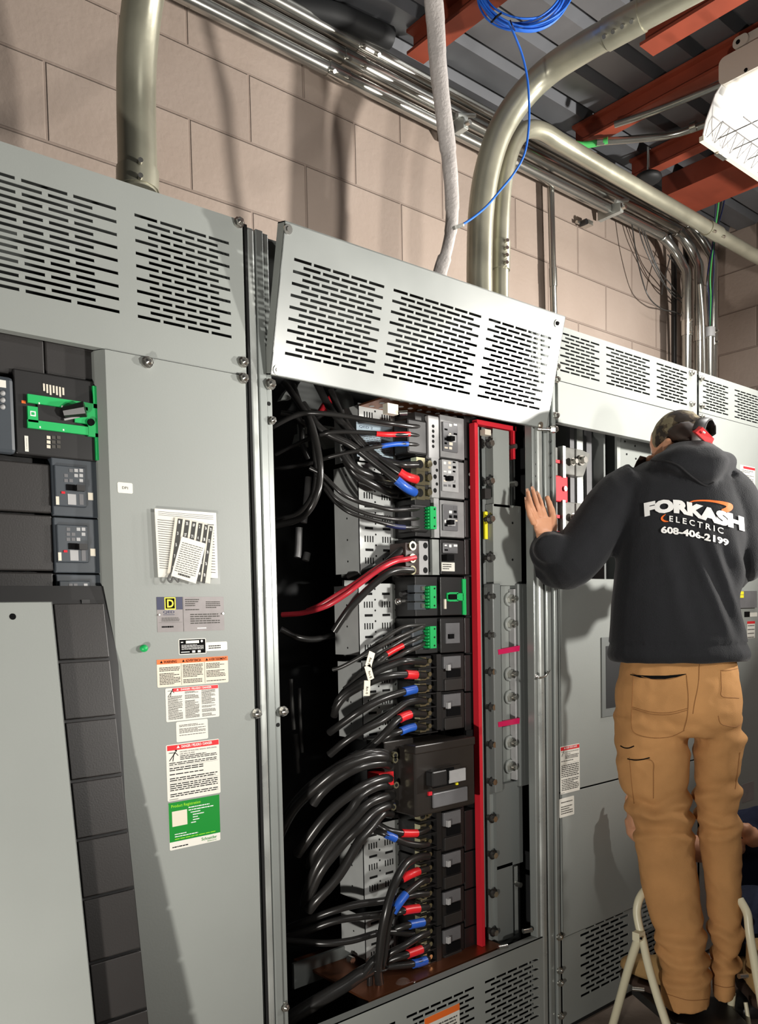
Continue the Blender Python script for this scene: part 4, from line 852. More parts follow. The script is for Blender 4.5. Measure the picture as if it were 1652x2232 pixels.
# 1: top, wires covered by black shroud
t = breaker(906, 1001, 'topmost breaker with a grey face and black wire shroud', 'gray')
b = MB(); pb(b, 888, 934, 914, 990, YBK + .004, .06, 'black'); part(b, 'wire_shroud', t, None, .006)
b = MB(); pb(b, 934, 957, 907, 999, YBK - .002, .02, 'ltgray'); s_ = part(b, 'terminal_strip', t, None, .002)
b = MB()
for k in range(5): p = PY(944, 929 + 11 * k, YBK - .002); b.cyl(p, p + Vector((0, -.0006, 0)), .005, 'slot', 10)
part(b, 'screw_hole', s_)
def face(t, yt, yb_, m='ltgray', label_white=False, toggle=None, x0=966, x1=998):
    b = MB(); pb(b, x0, x1, yt, yb_, YBK - .006, .006, m); f = part(b, 'rating_face', t, None, .002)
    b = MB(); r = random.Random(int(yt))
    n = max(2, int((yb_ - yt) / 10))
    for i in range(n):
        for k in range(3):
            if r.random() < .7:
                xx = x0 + 3 + k * 10; pb(b, xx, xx + r.uniform(4, 8), yt + 3 + i * 10, yt + 6 + i * 10 + r.uniform(0, 4), YBK - .0066, .0005, r.choice(['cream', 'midgray', 'ink', 'whiteink']))
    part(b, 'print', f)
    if toggle:
        b = MB(); pb(b, toggle[0] - 8, toggle[0] + 9, toggle[1] - 8, toggle[1] + 8, YBK - .008, .003, 'ltgray'); pb(b, toggle[0] - 2, toggle[0] + 7, toggle[1] - 5, toggle[1] + 5, YBK - .024, .018, 'ink'); part(b, 'toggle', t, None, .001)
face(t, 921, 985, 'midgray', toggle=(985, 955))
t = breaker(1003, 1088, 'second breaker from the top with three open lugs taking red and blue taped cables', 'gray')
for y in (1013, 1043, 1075): lug(t, 919, y, YBK + .006, 1.15)
b = MB(); pb(b, 941, 957, 998, 1085, YBK - .002, .02, 'ltgray'); s_ = part(b, 'terminal_strip', t, None, .002)
b = MB()
for k, y in enumerate((1009, 1025, 1039, 1055, 1069)): p = PY(948 + (k % 2) * 4, y, YBK - .002); b.cyl(p, p + Vector((0, -.0006, 0)), .007 if k % 2 == 0 else .005, 'slot', 10)
part(b, 'screw_hole', s_); face(t, 1003, 1072, 'ltgray', toggle=(982, 1042), x0=964, x1=1000)
b = MB()
for y in (1034, 1062): p = PY(1024, y, YBK + .004); b.cyl(p, p + Vector((0, -.001, 0)), .005, 'whiteink', 10)
part(b, 'contact', t)
t = breaker(1090, 1173, 'third breaker from the top with a bright green terminal block', 'gray')
b = MB(); pb(b, 896, 934, 1100, 1160, YBK + .004, .06, 'black'); part(b, 'wire_shroud', t, None, .006)
def green_terminal(t, yt, yb_):
    b = MB(); pb(b, 938, 951, yt, yb_, YBK - .014, .025, 'green')
    n = 7
    for i in range(n): y = yt + (yb_ - yt) * (i + .25) / n; pb(b, 933, 938.5, y, y + (yb_ - yt) * .5 / n, YBK - .010, .02, 'green')
    for k in (.12, .5, .88): p = PY(947, yt + (yb_ - yt) * k, YBK - .0142); b.cyl(p, p + Vector((0, -.0006, 0)), .003, 'slot', 8)
    part(b, 'green_terminal', t)
green_terminal(t, 1104, 1153)
b = MB(); pb(b, 946, 957, 1086, 1172, YBK - .001, .02, 'ltgray'); part(b, 'terminal_strip', t); face(t, 1100, 1157, 'midgray', toggle=(984, 1138))
t = breaker(1175, 1254, 'fourth breaker from the top with the pink red cable and a white sticker', 'black')
b = MB(); pb(b, 884, 914, 1183, 1252, YBK - .004, .07, mat('brown_black_housing', rgb(58, 44, 40), .4)); part(b, 'lug_housing', t, None, .003)
for y in (1190, 1217, 1243): p = PY(897, y, YBK - .006); b = MB(); b.cyl(p, p + Vector((0, -.006, 0)), .013, 'brass', 12); b.cyl(p + Vector((0, -.0062, 0)), p + Vector((0, -.0068, 0)), .008, 'slot', 12); part(b, 'lug', t)
b = MB(); pb(b, 914, 934, 1179, 1253, YBK - .006, .03, 'ltgray'); s_ = part(b, 'barrier', t, None, .002)
b = MB()
for y in (1189, 1216, 1243): p = PY(927, y, YBK - .006); b.cyl(p, p + Vector((0, -.0006, 0)), .009, 'slot', 10)
part(b, 'screw_hole', s_)
b = MB(); pb(b, 942, 957, 1176, 1253, YBK - .002, .02, 'galv'); part(b, 'side_rail', t); face(t, 1184, 1206, 'midgray')
b = MB(); pb(b, 963, 991, 1226, 1245, YBK - .004, .004, 'white'); a = pr(963, 991, 1226, 1245, YBK - .0045); lines(b, a[0] + .004, a[1] - .012, a[2] + .004, a[3] - .003, 3, YBK - .0045, 'inkg'); part(b, 'white_sticker', t)
b = MB(); pb(b, 974, 990, 1208, 1222, YBK - .02, .02, 'ink'); part(b, 'toggle', t)
t = breaker(1256, 1343, 'fifth breaker from the top with a green frame and green terminal', 'black')
green_terminal(t, 1277, 1326)
for y in (1283, 1302, 1321): b = MB(); pb(b, 903, 928, y - 8, y + 8, YBK + .004, .03, 'breaker'); pb(b, 919, 926, y - 5, y + 4, YBK, .01, 'steel'); part(b, 'lug', t)
b = MB()
for (xl, xr, yt, yb_) in ((975, 979, 1292, 1310), (979, 999, 1291, 1295), (979, 999, 1307, 1311), (996, 1010, 1293, 1309), (1009, 1016, 1262, 1340)): pb(b, xl, xr, yt, yb_, YBK - .006, .005, 'green')
part(b, 'green_frame', t); b = MB(); pb(b, 980, 996, 1296, 1306, YBK - .012, .012, 'ink'); pb(b, 969, 973, 1306, 1327, YBK - .004, .004, 'cream'); part(b, 'handle', t)
b = MB(); p = PY(868, 1311, YBK + .04); b.cyl(p, p + Vector((.05, 0, .004)), .006, 'steel', 8); b.sphere(p, .011, 'steel', 8, 6); b.cyl(p + Vector((.01, 0, .02)), p + Vector((.06, 0, .03)), .008, 'black', 8); part(b, 'lead_stub', t)
t = breaker(1345, 1424, 'sixth breaker from the top, dark, with the lower green terminal', 'black')
green_terminal(t, 1365, 1413)
b = MB(); pb(b, 898, 934, 1362, 1418, YBK + .01, .05, 'breaker'); part(b, 'wire_shroud', t, None, .008)
b = MB(); pb(b, 972, 1002, 1358, 1402, YBK - .005, .006, 'midgray'); pb(b, 980, 990, 1382, 1392, YBK - .012, .012, 'ink'); part(b, 'toggle', t)
# small breakers
def small(yt, yb_, ys, lab, i=0):
    t = breaker(yt, yb_, lab, 'small')
    for y in ys: lug(t, 923 + i * .4, y, YBK + .004, .82)
    for y in ys:
        b = MB(); pb(b, 912, 955, y + 11.5, y + 13.5, YBK - .006, .05, 'black'); part(b, 'phase_barrier', t)
    a = .5 * (yt + yb_); hh = (yb_ - yt)
    b = MB(); pb(b, 968, 1005, yt + hh * .05, yt + hh * .38, YBK - .008, .01, 'midgray'); part(b, 'rating_face', t, None, .002)
    b = MB(); pb(b, 975, 1004, yt + hh * .40, yt + hh * .62, YBK - .004, .004, 'ink'); pb(b, 977, 983, yt + hh * .28, yt + hh * .44, YBK - .018, .012, 'ltgray'); part(b, 'toggle', t, None, .001)
    b = MB(); pb(b, 970, 1008, yt + hh * .66, yt + hh * .97, YBK - .006, .008, 'tile'); part(b, 'lower_face', t, None, .002)
    b = MB(); pb(b, 952, 962, yt, yb_ - 1, YBK - .008, .04, 'black'); part(b, 'side_rail', t)
small(1426, 1507, (1443, 1472, 1500), 'small breaker, upper of the pair above the large brown breaker')
small(1508, 1592, (1529, 1557, 1585), 'small breaker, lower of the pair above the large brown breaker')
small(1764, 1853, (1777, 1806, 1837), 'small breaker directly below the large brown breaker', 1)
small(1854, 1936, (1865, 1894, 1921), 'second small breaker below the large brown breaker', 2)
small(1937, 2018, (1950, 1977, 2005), 'third small breaker below the large brown breaker', 3)
small(2019, 2106, (2033, 2061, 2089), 'lowest small breaker in the open cabinet', 5)
# large main breaker
YM = .035; MT['brownblk'] = mat('brown_black_case', rgb(40, 36, 33), .35, 0, .5, .08, 20)
t = thing('main_breaker', 'large brown black breaker sticking out among the small ones', 'breaker', tuple(PY(960, 1770, YM)), 'breakers in the open cabinet')
b = MB(); a = pr(905, 1035, 1622, 1768, YM); b.box(a[0], a[1], YM, YM + .16, a[2], a[3], 'brownblk'); part(b, 'case', t, None, .006)
b = MB(); pb(b, 838, 903, 1612, 1760, YM + .07, .08, 'brownblk'); part(b, 'lug_chamber', t, None, .004)
b = MB(); pb(b, 905, 1036, 1616, 1634, YM - .006, .05, 'brownblk'); part(b, 'top_lip', t, None, .003)
b = MB(); pb(b, 940, 1003, 1672, 1716, YM - .006, .006, 'brownblk'); pb(b, 944, 990, 1676, 1714, YM - .008, .004, 'ink'); part(b, 'handle_recess', t)
b = MB(); pb(b, 943, 975, 1680, 1714, YM - .03, .03, 'black'); part(b, 'handle', t, None, .004)
b = MB(); pb(b, 979, 1015, 1677, 1704, YM - .010, .006, 'ltgray'); pb(b, 995, 999, 1706, 1711, YM - .010, .006, 'yellow'); part(b, 'white_sticker', t)
b = MB(); pb(b, 945, 1020, 1722, 1754, YM - .008, .008, 'midgray'); part(b, 'rating_plate', t, None, .003)
b = MB(); pb(b, 935, 942, 1726, 1734, YM - .006, .006, 'red'); part(b, 'red_button', t)
for (x, y) in ((856, 1645), (856, 1655), (888, 1645), (889, 1657), (886, 1702), (892, 1697), (858, 1710), (886, 1754), (892, 1752), (852, 1758)):
    b = MB(); p = PY(x, y, YM + .065); b.cyl(p, p + Vector((0, -.012, 0)), .010, 'brass', 8); b.cyl(p + Vector((0, -.0122, 0)), p + Vector((0, -.013, 0)), .005, 'slot', 8); part(b, 'lug_screw', t)
b = MB()
for y in (1657, 1682, 1703, 1765): p = PY(886, y, YM + .069); b.cyl(p, p + Vector((0, -.001, 0)), .009, 'slot', 10)
part(b, 'lug_hole', t)
b = MB(); pb(b, 826, 858, 1684, 1700, YM + .06, .05, 'redtape'); pb(b, 840, 858, 1698, 1712, YM + .055, .05, 'redtape'); part(b, 'red_wrap', t); b = MB(); pb(b, 845, 862, 1752, 1764, YM + .06, .05, 'navy'); part(b, 'blue_wrap', t)
# black dividing pieces above and below shrouds to close the gaps
b = MB(); pb(b, 858, 936, 886, 1180, YBK + .11, .01, 'black'); pb(b, 862, 936, 1180, 1620, YBK + .11, .01, 'black'); pb(b, 862, 940, 1760, 2110, YBK + .11, .01, 'black'); pb(b, 1010, 1043, 900, 2108, YBK + .05, .02, 'black'); solo(b, 'breaker_pan', 'black pan behind the row of breakers in the open cabinet', 'panel')

# ---- red insulated neutral channel and grey barrier covers
t = thing('busbar_cover', 'tall red edged grey bus cover with bolts right of the breakers', 'bus cover', tuple(PY(1062, 2060, .09)))
def strip(mb, xa, xb, ya, yb_, Y, dep, m, xa2=None, xb2=None):
    xa2 = xa if xa2 is None else xa2; xb2 = xb if xb2 is None else xb2
    A, B, C, D = PY(xa, ya, Y), PY(xb, ya, Y), PY(xb2, yb_, Y), PY(xa2, yb_, Y)
    xl_, xr_ = (A.x + D.x) / 2, (B.x + C.x) / 2; mb.box(xl_, xr_, Y, Y + dep, (C.z + D.z) / 2, (A.z + B.z) / 2, m)
Yr = .075
b = MB(); strip(b, 1038, 1045, 922, 2064, Yr, .022, 'red', 1047, 1054); a = pr(1040, 1125, 922, 932, Yr); b.box(a[0], a[1], Yr, Yr + .02, a[3] - .014, a[3], 'red')
r_ = pr(1119, 1124, 925, 1095, Yr); b.box(r_[0], r_[1], Yr, Yr + .02, PY(1120, 1000, Yr).z, a[3], 'red'); part(b, 'red_channel', t)
b = MB(); x0_ = PY(1051, 1490, Yr).x; b.box(x0_, x0_ + .008, Yr + .006, Yr + .03, a[2] - 1.55, a[3] - .02, 'gray'); part(b, 'edge_strip', t)
b = MB(); pb(b, 1057, 1128, 930, 2062, Yr + .03, .01, 'grayd'); part(b, 'base', t)
b = MB(); pb(b, 1066, 1077, 1280, 2050, Yr + .012, .02, 'frame'); part(b, 'rail', t)
b = MB(); pb(b, 1057, 1063, 1115, 1175, Yr + .02, .006, 'yellow'); part(b, 'yellow_strip', t)
b = MB(); pb(b, 1075, 1110, 937, 1105, Yr, .03, 'gray'); pb(b, 1075, 1136, 1101, 1276, Yr, .03, 'gray'); part(b, 'upper_cover', t)
b = MB(); pb(b, 1077, 1094, 1272, 1728, Yr - .012, .04, 'grayd'); part(b, 'left_rib', t, None, .003)
b = MB(); pb(b, 1131, 1161, 1272, 1712, Yr - .012, .04, 'grayd'); part(b, 'right_rib', t, None, .003)
b = MB(); pb(b, 1094, 1126, 1276, 1704, Yr + .02, .01, 'gray'); pb(b, 1122, 1129, 1284, 1700, Yr - .002, .02, 'ltgray'); part(b, 'bus_recess', t)
b = MB(); pb(b, 1082, 1139, 1706, 1888, Yr, .03, 'grayd'); pb(b, 1084, 1118, 1884, 2048, Yr, .03, 'grayd'); part(b, 'lower_cover', t)
b = MB(); strip(b, 1122, 1129, 1888, 2035, Yr + .01, .02, 'galv'); part(b, 'side_bar', t)
for y in (1306, 1360, 1469, 1519, 1618, 1670):
    b = MB(); p = PY(1109, y, Yr + .018); b.cyl(p, p + Vector((0, -.006, 0)), .022, 'galv', 18); b.cyl(p + Vector((0, -.006, 0)), p + Vector((0, -.022, 0)), .014, 'steel', 6, smooth=False); b.cyl(p + Vector((0, -.02, 0)), p + Vector((0, -.034, 0)), .007, 'steel', 10); part(b, 'bus_bolt', t)
MT['pink'] = mat('magenta_clip', rgb(200, 24, 84), .35)
for y in (1417, 1575):
    b = MB(); A, B, C, D = PY(1086, y - 1, Yr - .014), PY(1133, y - 10, Yr - .014), PY(1132, y + 2, Yr - .014), PY(1087, y + 10, Yr - .014); W = [A, B, C, D]; b.add(W + [w_ + Vector((0, .012, 0)) for w_ in W], [(0, 1, 2, 3), (7, 6, 5, 4)] + [(i, i + 4, (i + 1) % 4 + 4, (i + 1) % 4) for i in range(4)], 'pink'); part(b, 'magenta_clip', t)
for i, y in enumerate((968, 1050, 1132, 1216, 1300, 1384, 1464, 1541, 1622, 1703, 1783, 1862, 1946, 2030)):
    b = MB(); p = PY(1062 + i * .7, y, Yr + .01); b.cyl(p + Vector((0, .01, 0)), p + Vector((0, -.022, 0)), .010, 'steel', 6, smooth=False); b.cyl(p + Vector((0, -.006, 0)), p + Vector((0, -.009, 0)), .015, 'black', 12); part(b, 'stud', t)
for (x, y) in ((1114, 975), (1115, 1056), (1125, 1926)):
    b = MB(); p = PY(x, y, Yr + .01); b.cyl(p + Vector((0, .01, 0)), p + Vector((0, -.02, 0)), .009, 'steel', 6, smooth=False); part(b, 'stud', t)
b = MB(); pb(b, 1057, 1070, 936, 948, Yr - .01, .02, 'cream'); pb(b, 1057, 1070, 1065, 1087, Yr - .004, .02, 'tile'); part(b, 'clip', t)
for (x, y) in ((1117, 1140), (1117, 1220)): b = MB(); p = PY(x, y, Yr); b.cyl(p, p + Vector((0, -.0006, 0)), .004, 'slot', 8); part(b, 'punched_hole', t)
b = MB(); pb(b, 1124, 1185, 935, 2040, .20, .006, mat('dark_purple_bus_barrier', rgb(44, 30, 38), .5)); solo(b, 'barrier_sheet', 'dark purple brown barrier sheet behind the right frame', 'panel')
b = MB(); pb(b, 1158, 1172, 1832, 2015, .03, .004, 'gray'); solo(b, 'frame_plate', 'small grey plate at the lower right of the open cabinet', 'plate')
for (x, y) in ((1179, 2020), (1086, 2066), (1140, 2030)): b = MB(); p = PY(x, y, .03); b.cyl(p, p + Vector((.03, -.01, 0)), .008, 'steel', 8); solo(b, 'bolt', {1179: 'bolt at the foot of the right frame channel', 1086: 'bolt below the foot of the red channel', 1140: 'bolt at the bottom between red channel and frame'}[x], 'bolt')
b = MB()
c = PY(1175, 936, -.0); b.cyl(c + Vector((-.01, 0, 0)), c + Vector((.035, -.02, 0)), .006, 'steel', 8); b.cyl(c + Vector((.03, -.018, 0)), c + Vector((.042, -.024, 0)), .011, 'steel', 6, smooth=False); solo(b, 'bolt', 'long bolt under the right corner of the tilted cover', 'bolt')
b = MB(); b.tube([PY(1166, 1472, -.003), PY(1176, 1477, -.012), PY(1188, 1474, -.006), PY(1197, 1462, -.002)], .0035, 'steel', 8); solo(b, 'wire_clip', 'bent wire clip across the frame channel right of the bus cover', 'clip')

# ---- cables
def cable(pts, r, label, m='cable', tapes=(), group=None, seg=10, yd=None):
    """pts: (x, y, depth); tapes: (list of pts, material, word)"""
    t = thing('cable', label, 'cable', tuple(PY(*pts[-1])), group)
    b = MB(); b.tube([PY(*p) for p in pts], r, m, seg, 6); part(b, 'jacket', t, None if m != 'redcable' else 'pink red jacket')
    for tp, tm, wd in tapes:
        b = MB(); b.tube([PY(*p) for p in tp], r * 1.22, tm, 12, 4); part(b, wd + '_tape', t, wd + ' phase tape')
    return t
GS = 'cables in the open cabinet'
k = .0052
cable([(585, 935, .30), (597, 929, .27), (633, 910, .24), (663, 901, .22), (701, 901, .19), (752, 907, .16), (800, 915, .13), (853, 923, .10), (895, 929, .10), (912, 930, .11)], .0068, 'thin black cable arching highest into the topmost breaker', group=GS)
cable([(600, 990, .34), (633, 975, .30), (667, 959, .26), (701, 947, .20), (735, 941, .17), (800, 943, .13), (860, 947, .10), (892, 947, .10), (912, 950, .11)], .0060, 'thin cable with a long red tip entering the topmost breaker', tapes=[([(820, 945.5, .118), (845, 947, .105), (870, 946.5, .10), (892, 946, .10)], 'redtape', 'red')], group=GS)
cable([(590, 1022, .34), (607, 1021, .32), (667, 1012, .26), (726, 994, .20), (800, 978, .14), (860, 968, .11), (890, 968, .10), (912, 970, .11)], .0058, 'thin cable with a long blue tip entering the topmost breaker', tapes=[([(831, 972.5, .124), (860, 968, .11), (889, 967.5, .10)], 'bluetape', 'blue')], group=GS)
cable([(618, 835, .30), (629, 846, .28), (658, 888, .24), (675, 915, .22), (688, 956, .20), (697, 1007, .18), (698, 1041, .18), (692, 1075, .18), (675, 1110, .20), (650, 1132, .24), (600, 1146, .30)], .0092, 'shiny thick wire looping down from the top left, outer one', 'cable', group=GS)
cable([(640, 840, .32), (652, 875, .28), (668, 912, .25), (682, 956, .23), (688, 1007, .22), (689, 1041, .22), (682, 1075, .23), (665, 1104, .25), (640, 1124, .28), (600, 1133, .32)], .0075, 'shiny thick wire looping down from the top left, inner one', 'cable', group=GS)
cable([(648, 900, .36), (658, 935, .34), (660, 970, .34), (672, 1000, .34)], .009, 'short black wire dropping behind the looping pair', group=GS)
cable([(612, 900, .36), (640, 905, .34), (668, 925, .33), (700, 905, .33), (730, 880, .34)], .007, 'dim black wire crossing at the very top left', group=GS)
cable([(675, 1020, .20), (704, 1036, .18), (743, 1074, .15), (777, 1092, .14), (809, 1101, .12), (853, 1111, .10), (885, 1111, .10), (912, 1110, .11)], .0064, 'black wire sagging to the green terminal breaker, upper of three', group=GS)
cable([(690, 1035, .20), (711, 1058, .18), (731, 1085, .16), (769, 1108, .14), (809, 1123, .12), (863, 1132, .10), (890, 1131, .10), (912, 1131, .11)], .0060, 'black wire sagging to the green terminal breaker, middle of three', group=GS)
cable([(695, 1045, .21), (712, 1070, .19), (735, 1098, .17), (769, 1120, .14), (831, 1139, .11), (874, 1149, .10), (914, 1150.5, .11)], .0058, 'black wire sagging to the green terminal breaker, lowest with a blue stripe', tapes=[([(842, 1143, .108), (862, 1147.5, .102), (882, 1149.6, .10)], 'navy', 'blue')], group=GS)
cable([(690, 835, .26), (722, 894, .22), (765, 945, .18), (809, 992, .15), (853, 1008, .12), (880, 1013, .10), (908, 1013, .10)], .0105, 'heavy black cable diving into the second breaker, top lug', group=GS)
cable([(720, 850, .25), (754, 923, .21), (798, 975, .165), (835, 1006, .13), (870, 1030, .10), (892, 1041, .09), (910, 1045, .10)], .0105, 'heavy black cable with red tape diving into the second breaker', tapes=[([(870, 1029, .10), (880, 1036, .095), (892, 1041, .09), (907, 1045, .096)], 'redtape', 'red')], group=GS)
cable([(660, 880, .26), (700, 936, .21), (765, 970, .17), (820, 1012, .13), (868, 1049, .09), (888, 1064, .085), (908, 1076, .10)], .0105, 'heavy black cable with blue tape diving into the second breaker', tapes=[([(864, 1046, .093), (876, 1056, .087), (890, 1066, .085), (903, 1073, .094)], 'bluetape', 'blue')], group=GS)
cable([(745, 985, .19), (772, 1019, .17), (809, 1036, .16), (853, 1048, .17), (880, 1052, .19)], .0125, 'heavy black cable passing behind the blue taped one, upper', group=GS)
cable([(752, 1000, .19), (776, 1034, .175), (820, 1060, .16), (853, 1075, .17), (885, 1082, .19)], .0125, 'heavy black cable passing behind the blue taped one, lower', group=GS)
cable([(752, 970, .26), (765, 1010, .25), (773, 1040, .24), (778, 1062, .24)], .013, 'thick black cable end hanging left of the top bracket', group=GS)
cable([(720, 940, .28), (745, 950, .25), (760, 985, .22), (768, 1012, .20)], .010, 'black cable slanting behind the pale ledge', group=GS)
# 4th breaker
cable([(905, 1215, .09), (885, 1219, .09), (863, 1223, .10), (835, 1236, .11), (809, 1254, .13), (775, 1279, .15), (754, 1295, .17), (711, 1321, .21), (660, 1336, .28), (615, 1340, .34)], .0078, 'pink red cable sweeping from the fourth breaker down to the left', 'redcable', group=GS)
cable([(900, 1214, .10), (863, 1218, .115), (820, 1240, .135), (780, 1268, .16), (742, 1292, .19), (700, 1318, .23), (670, 1332, .27)], .0076, 'second pink red cable lying just above the first', 'redcable', group=GS)
cable([(898, 1243, .09), (870, 1242, .09), (842, 1252, .10), (805, 1282, .13), (765, 1323, .16), (745, 1350, .18), (728, 1376, .20)], .0105, 'thick black cable curving down under the pink red cables', group=GS)
cable([(890, 1190, .11), (868, 1206, .12), (835, 1232, .15), (800, 1246, .19), (760, 1256, .25)], .0115, 'black cable from the top lug of the fourth breaker', group=GS)
cable([(880, 1262, .20), (850, 1250, .17), (820, 1268, .16)], .008, 'short shiny black pigtail over the gap between brackets', group=GS)
cable([(612, 1372, .36), (650, 1390, .34), (690, 1393, .34), (740, 1380, .34)], .010, 'dim black cable sagging in the dark left gutter', group=GS)
# 6th breaker fan
cable([(925, 1368, .11), (915, 1369, .10), (863, 1391, .11), (809, 1419, .14), (775, 1438, .17), (744, 1454, .20), (725, 1460, .22)], .0058, 'thin wire fanning from the lower green terminal, longest and lowest end', 'thin', group=GS)
cable([(925, 1363, .11), (905, 1363, .11), (874, 1369, .12), (820, 1404, .15), (787, 1430, .18), (762, 1445, .20)], .0056, 'thin wire fanning from the lower green terminal, uppermost', 'thin', group=GS)
cable([(925, 1385, .11), (905, 1394, .10), (879, 1406, .11), (842, 1426, .12), (822, 1441, .14), (790, 1470, .16), (750, 1502, .18)], .0068, 'thin wire with a long red tape from the lower green terminal', 'thin', tapes=[([(878, 1407, .11), (860, 1416, .115), (843, 1426, .12)], 'redtape', 'red')], group=GS)
cable([(925, 1402, .11), (912, 1410, .10), (885, 1421, .10), (853, 1439, .12), (822, 1452, .14), (787, 1470, .16), (755, 1500, .18), (738, 1520, .19)], .0070, 'dark wire from the bottom of the lower green terminal', 'thin', group=GS)
cable([(920, 1376, .12), (890, 1388, .12), (850, 1412, .13), (810, 1436, .15), (795, 1460, .17)], .0055, 'thin wire just above the red taped one', 'thin', group=GS)
cable([(865, 1418, .13), (840, 1432, .135), (812, 1462, .15), (795, 1480, .17)], .0075, 'short dark wire under the cream wire tag', 'thin', group=GS)
for (c, rot_, lab) in (((807, 1437), 22, 'larger cream wire tag with writing on the fanned wires'), ((805, 1466), -18, 'smaller folded cream wire tag below the larger one'), ((800, 1500), 5, 'pale tag half hidden behind the cables')):
    b = MB(); p = PY(c[0], c[1], .10); d = R_(rot_); w_, h_ = .018, .030
    ax = Vector((math.cos(d), 0, -math.sin(d))); az = Vector((math.sin(d), 0, math.cos(d))); W = [p - ax * w_ * .6 - az * h_ * .7, p + ax * w_ * .6 - az * h_ * .7, p + ax * w_ * .6 + az * h_ * .7, p - ax * w_ * .6 + az * h_ * .7]
    b.add(W + [q_ + Vector((0, .0015, 0)) for q_ in W], [(0, 1, 2, 3), (7, 6, 5, 4)] + [(i, i + 4, (i + 1) % 4 + 4, (i + 1) % 4) for i in range(4)], 'cream')
    vs, fs, _a = textmesh('Rm 0', .01); b.add([p + Vector((0, -.0005, 0)) + ax * ((v[1] - .5) * .008) + az * (.004 - v[0] * .02) for v in vs], fs, 'ink'); solo(b, 'wire_tag', lab, 'tag')
# small breaker group above the main
R1 = .0108
cable([(925, 1443, .10), (912, 1441, .095), (885, 1441, .09), (863, 1446, .10), (822, 1463, .12), (787, 1487, .14), (744, 1518, .17), (730, 1545, .19)], R1, 'black cable from the first lug of the six lug group', group=GS)
cable([(925, 1472, .10), (907, 1471, .09), (884, 1470, .09), (842, 1474, .10), (798, 1491, .13), (755, 1515, .16), (734, 1540, .18), (728, 1560, .20)], R1, 'black cable with a short red tape, second lug of the six lug group', tapes=[([(907, 1471, .09), (895, 1470.5, .09), (884, 1470, .09)], 'redtape', 'red')], group=GS)
cable([(925, 1500, .10), (907, 1502, .09), (879, 1508, .09), (831, 1524, .10), (787, 1548, .12), (755, 1570, .15), (730, 1588, .18), (718, 1597, .20)], R1, 'black cable with a short blue tape, third lug of the six lug group', tapes=[([(905, 1502, .09), (892, 1505, .09), (880, 1508, .09)], 'bluetape', 'blue')], group=GS)
cable([(925, 1528, .10), (909, 1527, .09), (885, 1532, .09), (860, 1550, .09), (830, 1572, .09), (787, 1594, .11), (750, 1618, .14), (718, 1645, .18)], R1, 'black cable from the fourth lug of the six lug group', group=GS)
cable([(925, 1557, .10), (898, 1556, .09), (870, 1566, .085), (848, 1588, .09), (822, 1615, .11), (790, 1640, .14), (760, 1652, .18)], R1, 'black cable with a short red tape, fifth lug of the six lug group', tapes=[([(893, 1557, .088), (881, 1561, .086), (871, 1566, .085)], 'redtape', 'red')], group=GS)
cable([(925, 1585, .10), (905, 1584, .09), (872, 1594, .09), (850, 1603, .10), (825, 1620, .13)], R1 * .9, 'black cable with a blue tape, sixth lug of the six lug group', tapes=[([(903, 1584, .09), (888, 1588, .09), (873, 1594, .09)], 'bluetape', 'blue')], group=GS)
cable([(868, 1545, .14), (835, 1560, .15), (800, 1582, .16), (770, 1604, .18), (740, 1622, .2)], .009, 'dull cable behind the fourth lug cable', group=GS)
# main breaker big cables
RM = .0135
mains = [([(848, 1648, .11), (822, 1641, .09), (780, 1649, .09), (727, 1678, .12), (673, 1718, .17), (630, 1768, .23), (605, 1810, .28)], 'heavy cable from the large brown breaker, highest arch'),
 ([(848, 1655, .11), (833, 1650, .08), (795, 1652, .08), (740, 1676, .10), (690, 1715, .14), (640, 1765, .20), (600, 1840, .26)], 'heavy cable just under the highest arch'),
 ([(848, 1668, .11), (830, 1663, .09), (780, 1673, .09), (732, 1700, .12), (700, 1728, .14), (682, 1752, .16)], 'heavy cable whose end shows left of the arches'),
 ([(852, 1700, .11), (838, 1697, .09), (793, 1713, .08), (740, 1750, .10), (700, 1790, .12), (662, 1842, .15), (648, 1862, .17)], 'heavy cable from the red wrapped lugs, upper'),
 ([(852, 1712, .11), (822, 1714, .09), (785, 1735, .09), (764, 1766, .10), (727, 1806, .12), (686, 1858, .15), (676, 1890, .17)], 'heavy cable from the red wrapped lugs, lower'),
 ([(852, 1735, .11), (838, 1737, .09), (801, 1753, .08), (769, 1788, .09), (727, 1833, .11), (690, 1890, .13), (668, 1950, .16), (664, 1975, .18)], 'heavy cable from the lower lugs, leftmost of the long falls'),
 ([(852, 1756, .11), (842, 1757, .09), (812, 1772, .08), (780, 1806, .08), (748, 1838, .10), (702, 1894, .12), (675, 1950, .15), (668, 1975, .17)], 'heavy cable from the lower lugs, middle of the long falls'),
 ([(852, 1774, .12), (833, 1774, .10), (808, 1804, .09), (782, 1835, .09), (753, 1886, .10), (727, 1923, .11), (690, 1962, .13), (672, 1985, .15)], 'heavy cable from the lower lugs, rightmost of the long falls'),
 ([(842, 1728, .13), (815, 1742, .12), (790, 1768, .12), (752, 1812, .13), (712, 1860, .15)], 'heavy cable buried between the long falls')]
for pts, lab in mains: cable(pts, RM, lab, group=GS, seg=12)
cable([(780, 1640, .16), (765, 1650, .16), (742, 1662, .17)], .008, 'short bright ended cable above the large brown breaker cables', group=GS)
